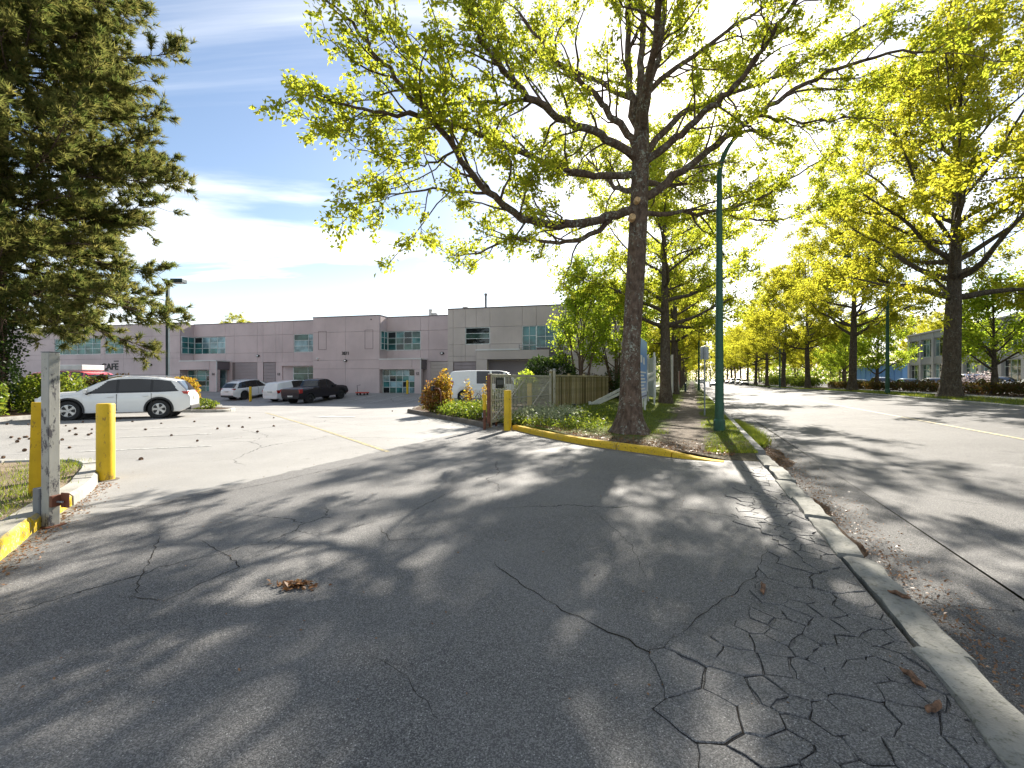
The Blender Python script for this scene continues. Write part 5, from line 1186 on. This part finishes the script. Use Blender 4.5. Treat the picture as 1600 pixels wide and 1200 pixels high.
CANOPY = dict(L=4.9, W=1.9, top=[(-2.45, 1.02), (-2.42, 1.10), (-2.2, 1.62), (-2.05, 1.70), (-.6, 1.76), (.1, 1.74), (.45, 1.62), (1.1, 1.16), (1.2, 1.12), (2.0, 1.04), (2.35, .9), (2.45, .65)],
              belt=[(-2.45, 1.05), (0, 1.06), (2.45, .85)], axles=(-1.4, 1.45), wr=.35, side=[(.08, .95, 0, -.6), (-.8, .0, 0, 0)], ws=(.2, 1.12), rw=None, doors=[(-.02, 1.0), (-.85, -.02)], hl=.75, tl=.80, tlh=.28, tlw=.20, tli=.05, tlx=.03, mirror=.8, plate=.85, nose=.1, bump='paint_white')
VAN = dict(L=5.7, W=2.0, top=[(-2.85, 1.05), (-2.82, 1.55), (-2.72, 1.93), (-2.5, 2.06), (-1.5, 2.12), (.6, 2.11), (1.0, 2.03), (1.3, 1.84), (1.9, 1.30), (2.0, 1.25), (2.6, 1.10), (2.8, .95), (2.85, .7)],
           belt=[(-2.85, 1.25), (1.8, 1.22), (2.85, .9)], axles=(-1.75, 1.75), wr=.38, side=[(.95, 1.62, 0, -.48), (.0, .82, 0, 0), (-.95, -.12, 0, 0)], pillars=False, tumble=.2, ws=(1.15, 1.95), rw=None, doors=[(.88, 1.75), (-.08, .88)], hl=.8, tl=1.0, tlh=.4, tlw=.16, tli=.05, tlx=.05, mirror=1.45, plate=.7, nose=.12)
SEDAN = dict(L=4.7, W=1.82, top=[(-2.35, .75), (-2.25, .98), (-1.7, 1.06), (-1.55, 1.09), (-.9, 1.38), (-.3, 1.46), (.2, 1.44), (.5, 1.34), (1.15, 1.0), (1.8, .92), (2.2, .82), (2.35, .6)],
             belt=[(-2.35, .9), (-1.4, .97), (1.1, .9), (2.35, .7)], axles=(-1.35, 1.4), wr=.32, side=[(-.05, .98, 0, -.65), (-1.3, -.12, .55, 0)], ws=(.28, 1.12), rw=(-1.55, -.85), doors=[(-.08, 1.0), (-1.0, -.08)], hl=.62, tl=.78, mirror=.82, plate=.7)
HD = math.atan2(RD.y, RD.x)
rw_ = Vector((-14.85, 19.35)); fw_ = Vector((-17.62, 18.12)); c_ = (rw_ + fw_) / 2
car('parked_suv', dict(SUV, step=.03, rows=12), 'paint_white', 'white SUV parked side-on behind the yellow bollard, nearest car', 'suv', (c_.x, c_.y, zlot(c_.x, c_.y)), math.atan2(fw_.y - rw_.y, fw_.x - rw_.x), arch=True, scale=1.0)
def park(name, spec, paint, label, cat, xr, yr, hd, **k):
    """xr, yr: rear bumper centre; heading hd"""
    L = spec['L'] / 2; x, y = xr + math.cos(hd) * L, yr + math.sin(hd) * L
    f = Vector((math.cos(hd), math.sin(hd))); za = zlot(x + f.x * 1.5, y + f.y * 1.5); zb = zlot(x - f.x * 1.5, y - f.y * 1.5)
    o = car(name, spec, paint, label, cat, (x, y, (za + zb) / 2), 0, **k); pit = math.atan2(za - zb, 3.0)
    o.rotation_mode = 'ZYX'; o.rotation_euler = (0, -pit, hd); o.rotation_mode = 'XYZ'; o.rotation_euler = (Matrix.Rotation(hd, 3, 'Z') @ Matrix.Rotation(-pit, 3, 'Y')).to_euler(); return o
park('parked_suv', SUV, 'paint_white', 'white SUV parked nose-in at the building, leftmost of the three', 'suv', -25.6, 40.3, HD, arch=False, rim='alloy_dark')
park('parked_pickup', CANOPY, 'paint_white', 'white pickup with a white canopy parked beside the black pickup', 'pickup', -20.6, 38.2, HD)
park('parked_pickup', TRUCK, 'paint_black', 'black crew cab pickup parked nose-in at the building', 'pickup', -17.75, 35.9, HD + .05, rim='alloy_dark', arch=True)
vx, vy = -3.15, 30.2
car('parked_van', VAN, 'paint_white', 'white cargo van parked behind the gate and planter', 'van', (vx + 1.75, vy + .05, zlot(vx, vy) + .05), math.radians(2))
# red and white van behind the shrubs on the left
RVAN = dict(VAN); RVAN.update(bump='paint_white')
c = car('parked_red_van', RVAN, 'paint_red', 'red van half hidden by shrubs under the cafe sign', 'van', (-29.6, 31.0, zlot(-27, 31)), math.radians(-4), scale=1.12)
MB().box(.1, 1.0, -1.012, -1.0, .5, 1.15).build('side_panel', M['paint_white'], c)
MB().box(-1.5, .6, -.7, .7, 2.18, 2.5).build('roof_sign', M['sign_white'], c, bevel=.03)
# street traffic and parked cars
for s, t, sp_, pt, lb, hd, nm_ in ((11.5, 121, SEDAN, 'paint_grey', 'dark grey car, nearest of those parked along the far kerb', HD + math.pi, 'parked_car'), (11.5, 133, SUV, 'paint_beige', 'beige car parked behind the dark grey one at the far kerb', HD + math.pi, 'parked_car'),
                                  (11.4, 152, SUV, 'paint_silver', 'silver car parked under the far trees down the street', HD + math.pi, 'parked_car'), (11.4, 172, SEDAN, 'paint_red', 'dark red car parked furthest along the far kerb', HD + math.pi, 'parked_car'),
                                  (4.2, 102, SEDAN, 'paint_silver', 'silver car driving towards the camera in the street', HD + math.pi, 'moving_car'), (2.6, 160, SUV, 'paint_white', 'white car at the left kerb far down the street', HD, 'moving_car')):
    x, y = rp(s, t); car(nm_, sp_, pt, lb, 'car', (x, y, zroad(s, t)), hd)
for i, (t, sp_, pt, lb) in enumerate(((36.5, SUV, 'paint_blue', 'dark blue car behind the hedge right of the small round tree'), (45.0, SEDAN, 'paint_white', 'white car behind the hedge right of the thick trunk'), (51, SEDAN, 'paint_silver', 'silver car behind the hedge below the office block windows'), (54.5, SUV, 'paint_blue', 'blue car behind the hedge left of the thick trunk'), (61.5, SEDAN, 'paint_white', 'white car behind the hedge beside the far lamp post'), (68, SEDAN, 'paint_teal', 'teal car behind the hedge near the leaning trunk'), (76, SUV, 'paint_silver', 'silver car behind the hedge left of the leaning trunk'), (85, SEDAN, 'paint_red', 'red car glimpsed behind the hedge further left'))):
    x, y = rp(24.2, t); car('parked_car', sp_, pt, lb, 'car', (x, y, ztop(0, t) - .11), HD + math.pi + (.06 if i % 2 else -.04))

# ------------------------------------------------------------------ posts, gate, fence, signs, small things
def bollard(loc, h, label, lean=(0, 0), r=.105):
    o = empty('bollard', loc, 0, label, 'bollard'); o.rotation_euler = (lean[0], lean[1], 0)
    MB().lathe([(r, -.1), (r, h - .02), (r - .012, h), (0, h + .004)], 24).build('sleeve', M['paint_yellow'], o, sm=35)
    MB().lathe([(r + .05, -.1), (r + .055, .006), (r + .02, .012), (r - .01, .012)], 20).build('footing', M['kerb_dark'], o, sm=40)
    return o
b1 = px(165, 750); bollard((b1.x, b1.y, 0), 1.21, 'yellow bollard at the end of the grey kerb, nearest on the left', r=.115)
b2 = px(793, 673); bollard((b2.x, b2.y, .0), 1.25, 'tall yellow bollard in front of the open gate', r=.115)
b3 = (-22.95, 39.3); bollard((*b3, zlot(*b3)), 1.3, 'yellow bollard beside the leftmost white SUV')
b4 = (-9.95, 42.6); bollard((*b4, zlot(*b4)), 1.3, 'yellow bollard in front of the glass entrance')
b5 = rp(-6.9, 19.3); bollard((*b5, .1), 1.3, 'yellow bollard seen through the gate bars')
# flat yellow post leaning at the left
yp = empty('steel_post', (px(57, 795).x - .1, px(57, 795).y + .1, .15), 0, 'flat yellow steel post leaning beside the grey gate post', 'post'); yp.rotation_euler = (math.radians(-1.5), math.radians(2.5), math.radians(-48))
MB().box(-.012, .012, -.075, .075, -.1, 1.16).box(-.012, .10, .055, .078, -.1, 1.16).build('channel', M['paint_yellow'], yp, bevel=.004); MB().box(-.035, -.016, -.07, .07, -.1, 1.13).build('back_plate', M['rust'], yp)
# square grey gate post with latch at its foot
gp = px(82, 822); gpo = empty('gate_post', (gp.x - .02, gp.y, 0), math.radians(-12), 'square grey steel gate post with flaking paint', 'post')
MB().box(-.054, .054, -.054, .054, -.1, 1.885).build('tube', M['post_grey'], gpo, bevel=.008); MB().box(-.055, .055, -.055, .055, 1.886, 1.895).build('cap', M['steel_grey'], gpo)
MB().box(-.09, .09, -.09, .09, -.02, .012).build('base_plate', M['rust'], gpo)
lt_ = MB().box(.056, .095, -.05, .05, .22, .34).box(.095, .20, .03, .045, .20, .36).build('latch_bracket', M['rust'], gpo, bevel=.004); MB().tube([(.08, 0, .27), (.17, 0, .27)], .012, 8).build('bolt', M['metal_grey'], lt_)
MB().box(-.15, -.058, -.07, .07, .02, .42).build('hinge_box', M['steel_grey'], gpo, bevel=.01)
MB().tube([(-.10, .05, .42), (-.10, .05, .95)], .03, 8).build('conduit', M['steel_grey'], gpo, sm=40); MB().box(-.14, -.06, .0, .09, .72, .84).build('junction_box', M['steel_grey'], gpo, bevel=.008)

# green street lamps
def street_lamp(loc, H, rz, label, reach=2.2, r=.125):
    o = empty('street_lamp', loc, rz, label, 'street lamp')
    MB().lathe([(r * 1.28, -.1), (r * 1.28, .28), (r * 1.22, .3), (r, .34)], 8).build('base', M['lamp_green'], o)
    n = 10; pts = [(0, 0, .3 + (H - .3) * i / n) for i in range(n + 1)]; rad = [r - (r * .42) * i / n for i in range(n + 1)]
    for k in range(1, 9):
        f = k / 8; pts.append((reach * (f ** 1.5), 0, H + 1.5 * math.sin(f * math.pi / 2))); rad.append(r * .58 - r * .2 * f)
    MB().tube(pts, rad, 10).build('pole', M['lamp_green'], o, sm=50)
    hx = reach; hz_ = H + 1.5
    h = MB().lathe([(0, .10), (.10, .08), (.14, .03), (.15, 0), (.12, -.05), (0, -.06)], 16, Matrix.Translation((hx + .28, 0, hz_)) @ Matrix.Scale(2.3, 4, (1, 0, 0))).build('lamp_head', M['lamp_green'], o, sm=45)
    MB().lathe([(.105, -.055), (.07, -.10), (0, -.11)], 14, Matrix.Translation((hx + .30, 0, hz_)) @ Matrix.Scale(2, 4, (1, 0, 0))).build('lens', M['light_lens'], h, sm=45)
    MB().box(r * .5, r + .012, -.05, .05, .55, .80).build('hatch', M['lamp_green'], o, bevel=.005)
    return o
lp = px(1124, 680); RZ = math.atan2(RN.y, RN.x)
street_lamp((lp.x, lp.y, zverge(.6, 14)), 7.3, RZ + .75, 'green street lamp post standing near the kerb beside the footpath', 1.45, .122)
x, y = rp(13.5, 41.5); street_lamp((x, y, ztop(0, 41)), 9.0, RZ + math.pi, 'green street lamp across the street left of the thick trunk', 2.4, .14)
x, y = rp(.75, 62); street_lamp((x, y, .1), 8.6, RZ, 'dark street lamp pole further along the footpath', 2.2, .14)
x, y = rp(13.5, 86); street_lamp((x, y, ztop(0, 86)), 9.0, RZ + math.pi, 'green street lamp down the far side of the street', 2.2, .14)
# parking lot light
pl = empty('parking_light', (-20.75, 27.0, zlot(-20.7, 27)), 0, 'dark parking lot light pole with box head beside the pine', 'light pole')
MB().box(-.075, .075, -.075, .075, -.1, 7.75).build('pole', M['pole_blue'], pl, bevel=.008); MB().box(.075, .45, -.03, .03, 7.62, 7.68).build('arm', M['pole_blue'], pl)
hd_ = MB().box(.30, 1.02, -.22, .22, 7.55, 7.78).build('lamp_head', M['pole_blue'], pl, bevel=.02); MB().box(.36, .96, -.17, .17, 7.525, 7.548).build('lens', M['light_lens'], hd_); MB().box(-.2, .2, -.2, .2, -.1, .35).build('base', M['kerb_concrete'], pl, bevel=.02)

# gate (steel pickets) parallel to the street
gx, gy = rp(-6.18, 13.4); gate = empty('sliding_gate', (gx, gy, .0), HD, 'open steel picket gate with diagonal brace beside the yellow bollard', 'gate')
GL = 6.75
MB().box(-.05, .05, -.05, .05, .0, 1.78).build('end_post', M['gate_metal'], gate, bevel=.006); MB().box(GL - .05, GL + .05, -.05, .05, .05, 1.86).build('end_post', M['gate_metal'], gate, bevel=.006)
MB().box(.052, GL - .052, -.035, .035, 1.66, 1.76).build('top_rail', M['gate_metal'], gate, bevel=.006); MB().box(.052, GL - .052, -.03, .03, .14, .24).build('bottom_rail', M['gate_metal'], gate, bevel=.006); MB().box(.052, GL - .052, .032, .05, .86, .90).build('mid_rail', M['gate_metal'], gate)
pk = MB().box(-.015, .015, -.009, .009, .245, 1.655).mesh('picket', M['gate_metal'])
for k in range(46): mesh_obj('picket', pk, gate, (.17 + k * .142, 0, 0))
MB().bar((.1, -.045, .25), (3.3, -.045, 1.62), .035, .035).build('brace', M['gate_metal'], gate); MB().bar((GL - .1, -.048, 1.6), (3.45, -.048, .25), .035).build('brace', M['gate_metal'], gate)
MB().box(-.13, -.055, -.05, .05, .03, 1.74).build('closing_edge', M['rust'], gate)
sg = MB().box(.35, 1.0, -.07, -.045, 1.28, 1.63).build('sign_plate', M['sign_black'], gate)
for k in range(6): MB().box(.42 + .09 * k, .47 + .09 * k, -.075, -.071, 1.40, 1.56).build('lettering', M['steel_grey'], sg)
for x_ in (.5, 3.5, 6.2):
    w_ = MB().lathe([(0, -.02), (.07, -.02), (.07, .02), (0, .02)], 14, Matrix.Translation((x_, 0, .07)), axis='y').build('wheel', M['rust'], gate)
# fence behind it: timber boards
f0 = Vector(rp(-6.18, 20.45)); f1 = Vector(rp(-5.3, 30.4)); fd = (f1 - f0); FL = fd.length
fen = empty('board_fence', (f0.x, f0.y, .1), math.atan2(fd.y, fd.x), 'mossy vertical board fence continuing from the gate', 'fence')
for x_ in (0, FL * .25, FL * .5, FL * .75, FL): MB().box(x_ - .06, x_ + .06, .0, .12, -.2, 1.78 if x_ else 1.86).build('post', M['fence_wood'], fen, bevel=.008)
for x_ in (0,): MB().lathe([(0, 1.95), (.06, 1.93), (.08, 1.87), (0.0, 1.865)], 10, Matrix.Translation((x_, .06, 0))).build('post_cap', M['gate_metal'], fen)
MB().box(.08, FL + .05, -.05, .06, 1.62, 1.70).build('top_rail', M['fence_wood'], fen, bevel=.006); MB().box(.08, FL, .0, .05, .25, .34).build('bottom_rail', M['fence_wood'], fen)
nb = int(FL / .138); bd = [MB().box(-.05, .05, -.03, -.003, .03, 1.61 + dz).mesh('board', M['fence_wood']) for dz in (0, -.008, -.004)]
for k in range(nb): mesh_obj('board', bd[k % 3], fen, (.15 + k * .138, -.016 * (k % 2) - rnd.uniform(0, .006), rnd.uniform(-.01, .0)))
gpp = rp(-6.02, 20.25); o = empty('gate_guide_post', (*gpp, .1), HD, 'steel guide post between the gate and the board fence', 'post'); MB().box(-.05, .05, -.05, .05, -.1, 1.9).build('tube', M['gate_metal'], o, bevel=.006); MB().lathe([(.075, 1.9), (.075, 1.97), (0, 1.99)], 12).build('cap', M['metal_grey'], o)
# rusty sensor post with yellow top, gooseneck
sp0 = px(757, 671); o = empty('sensor_post', (sp0.x, sp0.y, 0), 0, 'thin rusty post with a yellow upper sleeve at the gate end', 'post')
MB().lathe([(.045, -.1), (.045, .75)], 12).build('pipe', M['rust'], o, sm=40); MB().lathe([(.052, .62), (.058, .66), (.058, 1.08), (.04, 1.11), (0, 1.115)], 14).build('sleeve', M['paint_yellow'], o, sm=40); MB().box(-.075, -.04, -.05, .05, .38, .52).build('sensor_box', M['metal_grey'], o, bevel=.006)
gn = px(689, 651); o = empty('gooseneck_post', (gn.x, gn.y, 0), math.radians(150), 'dark bent gooseneck pipe standing in the planter corner', 'post')
MB().tube([(0, 0, -.1), (0, 0, .9), (.03, 0, 1.08), (.12, 0, 1.18), (.28, 0, 1.20), (.40, 0, 1.19)], .028, 10).build('pipe', M['rust'], o, sm=50); MB().box(.38, .50, -.07, .07, 1.10, 1.30).build('reader_box', M['sign_black'], o, bevel=.01)
lo = px(897, 648); o = empty('path_light', (lo.x, lo.y, .18), 0, 'short black path light in the grass before the fence', 'path light'); MB().lathe([(.05, -.1), (.05, .22)], 12).build('stem', M['sign_black'], o, sm=40); MB().lathe([(.09, .22), (.10, .25), (.09, .30), (0, .32)], 14).build('cap', M['sign_black'], o, sm=40)

# signs along the footpath
def board_sign(name, s0, t0, s1, t1, z0, z1, mat, label, legs=(0.04, .96), zb=.15, legz=None, prints=()):
    a = Vector(rp(s0, t0)); b = Vector(rp(s1, t1)); d = b - a; L = d.length
    o = empty(name, (a.x, a.y, zb), math.atan2(d.y, d.x), label, 'sign')
    MB().box(0, L, -.02, .02, z0, z1).build('board', M[mat], o)
    for f in legs: MB().box(L * f - .05, L * f + .05, .021, .11, -.3, legz or z1).build('post', M['white_wood'], o, bevel=.005)
    for (u0, u1, w0, w1, mm) in prints: MB().box(L * u0, L * u1, -.025, -.021, z0 + (z1 - z0) * w0, z0 + (z1 - z0) * w1).build('print', M[mm], o)
    return o
pr = [(.10, .80 - .12 * (k % 3), .10 + .055 * k, .125 + .055 * k, 'sign_white') for k in range(7)] + [(.45, .62, .58, .70, 'sign_white'), (.1, .3, .6, .72, 'sign_white'), (.05, .95, .02, .05, 'paint_blue')]
board_sign('billboard', -2.05, 19.2, -2.05, 22.4, .58, 3.2, 'sign_blue', 'tall blue property sign half hidden by the big trunk', prints=pr)
board_sign('billboard', -2.35, 24.0, -2.35, 26.2, .75, 2.75, 'sign_white', 'pale grey sign board behind the blue one', prints=[(.1, .9, .6, .95, 'steel_grey'), (.15, .8, .3, .4, 'steel_grey'), (.15, .7, .15, .22, 'steel_grey')])
board_sign('billboard', -2.0, 27.4, -2.6, 30.2, .35, 2.75, 'sign_white', 'white post-framed sign beside the second tree trunk', legs=(0.02, .98), legz=3.0)
board_sign('billboard', -1.2, 31.4, -1.5, 34.0, .55, 3.05, 'sign_white', 'red-topped white sign showing right of the second trunk', prints=[(0, 1, .72, 1.0, 'sign_red'), (.15, .85, .5, .6, 'sign_blue')])
board_sign('billboard', -1.3, 52, -1.5, 54.0, .8, 2.3, 'sign_red', 'small red sign further along the footpath', prints=[(.1, .9, .1, .3, 'sign_white')])
for k, (dz, lb) in enumerate(((0, 'lower'), (.33, 'upper'))):
    a = Vector((4.15 - .02 * k, 23.5, .15 + dz * .35)); b = Vector((8.3, 26.2, 1.65 + dz)); MB().bar(a, b, .05, .14).build('brace_rail', M['white_wood'], label=f'{lb} white rail of the sloping sign brace left of the big trunk', cat='brace rail')
MB().box(4.0, 4.14, 23.4, 23.5, 0, .42).build('brace_stake', M['white_wood'], label='short white stake at the foot of the sloping sign brace', cat='stake', bevel=.008)
bs = px(1101, 654); o = empty('street_sign', (bs.x, bs.y, .08), HD + math.radians(100), 'grey-backed street sign on a thin pole beside the footpath', 'street sign')
MB().lathe([(.03, -.2), (.03, 2.85), (0, 2.86)], 10).build('pole', M['metal_grey'], o, sm=40); MB().box(-.16, .16, -.045, -.033, 2.3, 2.82).build('plate', M['metal_grey'], o, bevel=.004); MB().box(-.05, .05, -.06, -.046, 2.4, 2.75).build('bracket', M['steel_grey'], o)
x, y = rp(-.8, 58); o = empty('hydrant_post', (x, y, .1), 0, 'dark utility stub post by the third tree', 'post'); MB().lathe([(.12, -.1), (.12, .75), (.16, .78), (.14, .95), (0, 1.0)], 12).build('body', M['pole_blue'], o, sm=40)
# white notice on the wall behind the trees
x_, y_ = pd(980, 558, 41)[:2]; MB().box(x_ - .4, x_ + .4, y_ - .03, y_, 3.0, 4.1).build('notice_board', M['sign_white'], label='white notice panel on the wall left of the big trunk', cat='notice')
MB().box(x_ - 6.5, x_ + .9, y_ + .02, y_ + .4, -.5, 5.2).build('garden_wall', M['wall_taupe'], label='low taupe wall behind the maples right of the warehouse', cat='wall')

# small things by the entrance
e = (-14.1, 42.2); o = empty('utility_cart', (*e, zlot(*e)), FROT, 'small red hand cart standing against the warehouse wall', 'cart')
MB().box(-.55, .55, -.3, .3, .18, .28).build('deck', M['safety_red'], o, bevel=.01); MB().tube([(-.5, 0, .28), (-.55, 0, .9), (-.2, 0, .95)], .02, 8).build('handle', M['sign_black'], o)
for a in (-.38, .38):
    for b in (-.25, .25): MB().lathe([(0, -.03), (.09, -.03), (.09, .03), (0, .03)], 12, Matrix.Translation((a, b, .09)), axis='y').build('wheel', M['tyre'], o)

# pine cones, chips, leaf litter
pc = []
for k in range(11): f = k / 10; r_ = .034 * math.sin(math.pi * (f * .86 + .1)); pc += [(r_ * 1.15, .095 * f), (r_ * .8, .095 * f + .004)]
cone = MB().lathe([(0, 0)] + pc + [(0, .10)], 10).mesh('pine_cone', M['cone_brown'])
g2 = random.Random(9); spots = [(5, 716), (35, 706), (25, 692), (14, 685), (32, 687), (38, 684), (45, 687), (44, 684), (60, 674), (98, 688), (106, 701), (122, 680), (135, 681), (106, 675), (117, 671), (145, 678), (144, 672), (130, 660), (205, 659), (268, 681), (340, 671), (357, 667), (302, 659), (220, 718), (426, 666), (400, 676), (392, 652), (429, 652), (612, 641), (380, 668), (8, 664), (42, 664), (103, 666), (190, 654), (60, 700), (85, 663), (160, 667), (250, 662), (230, 672), (310, 690)]
for x, y in spots:
    p = px(x, y); z = zlot(p.x, p.y); o = mesh_obj('pine_cone', cone, None, (p.x, p.y, z + .024), label='brown pine cone lying on the parking lot', cat='pine cone', group='pine cones scattered on the lot')
    s_ = g2.uniform(.65, 1.05); o.rotation_euler = (math.radians(90 + g2.uniform(-12, 12)), 0, g2.uniform(0, 6.28)); o.scale = (s_, s_, s_)
for (x, y, L, rz, lb) in ((1192, 920, .22, 1.1, 'long splinter of bark on the asphalt left of the cracked plates'), (1426, 1060, .16, 1.5, 'curled bark piece on the cracked asphalt'), (1460, 1106, .15, .5, 'bark chip near the bottom of the cracked asphalt'), (1405, 930, .14, 2.0, 'thin bark splinter beside the broken kerb stones')):
    p = px(x, y, .02); mb = MB(); n = 6
    pts = [(L * (i / n - .5), .006 * math.sin(i * 1.3), .006 + .006 * math.sin(i * 2.1)) for i in range(n + 1)]
    mb.tube(pts, [.006, .015, .018, .016, .018, .013, .004], 5); o = mb.build('bark_chip', M['bark_chip'], label=lb, cat='bark chip'); o.location = (p.x, p.y, .022); o.rotation_euler = (0, 0, rz)
def litter(name, fn, n, size, seed, label):
    g_ = np.random.default_rng(seed); P = np.array([fn(g_) for _ in range(n)]); return tag(mesh_obj(name, leaf_mesh(name, P, size, M['dry_leaf'], g_, up=1.2, aspect=.5)), label, 'leaf litter', kind='stuff')
lc = px(462, 916)
litter('leaf_pile', lambda g_: (lc.x + g_.normal() * .075, lc.y + g_.normal() * .035, .006 + abs(g_.normal()) * .008), 130, .045, 3, 'small heap of reddish dry leaves on the asphalt')
litter('kerb_litter', lambda g_: (lambda f, w: (ISL[1][0] + (ISL[6][0] - ISL[1][0]) * f + .12 + abs(w), ISL[1][1] + (ISL[6][1] - ISL[1][1]) * f - .1, .005))(g_.uniform(), g_.normal() * .12), 700, .035, 4, 'brown leaf litter gathered along the island kerb')
def gut(g_):
    t = g_.uniform(.5, 14); s = 1.56 + abs(g_.normal()) * .22; x, y = rp(s, t); return (x, y, zroad(s, t) + .006)
litter('gutter_litter', gut, 2600, .028, 5, 'fine brown debris in the street gutter')
litter('lot_litter', lambda g_: (g_.uniform(-11, 3), 2.2 + g_.uniform() ** 2 * 16, .006), 420, .022, 6, 'tiny scattered leaf scraps on the driveway')
def moss(g_):
    s = g_.uniform(-6, .8); t = tfront(s) + .1 + abs(g_.normal()) * .9; x, y = rp(s, max(t, tfront(s) + .3)); return (x, y, zverge(s, t) + .012)
litter('mulch_chips', moss, 2600, .05, 8, 'brown bark mulch behind the yellow entrance kerb')
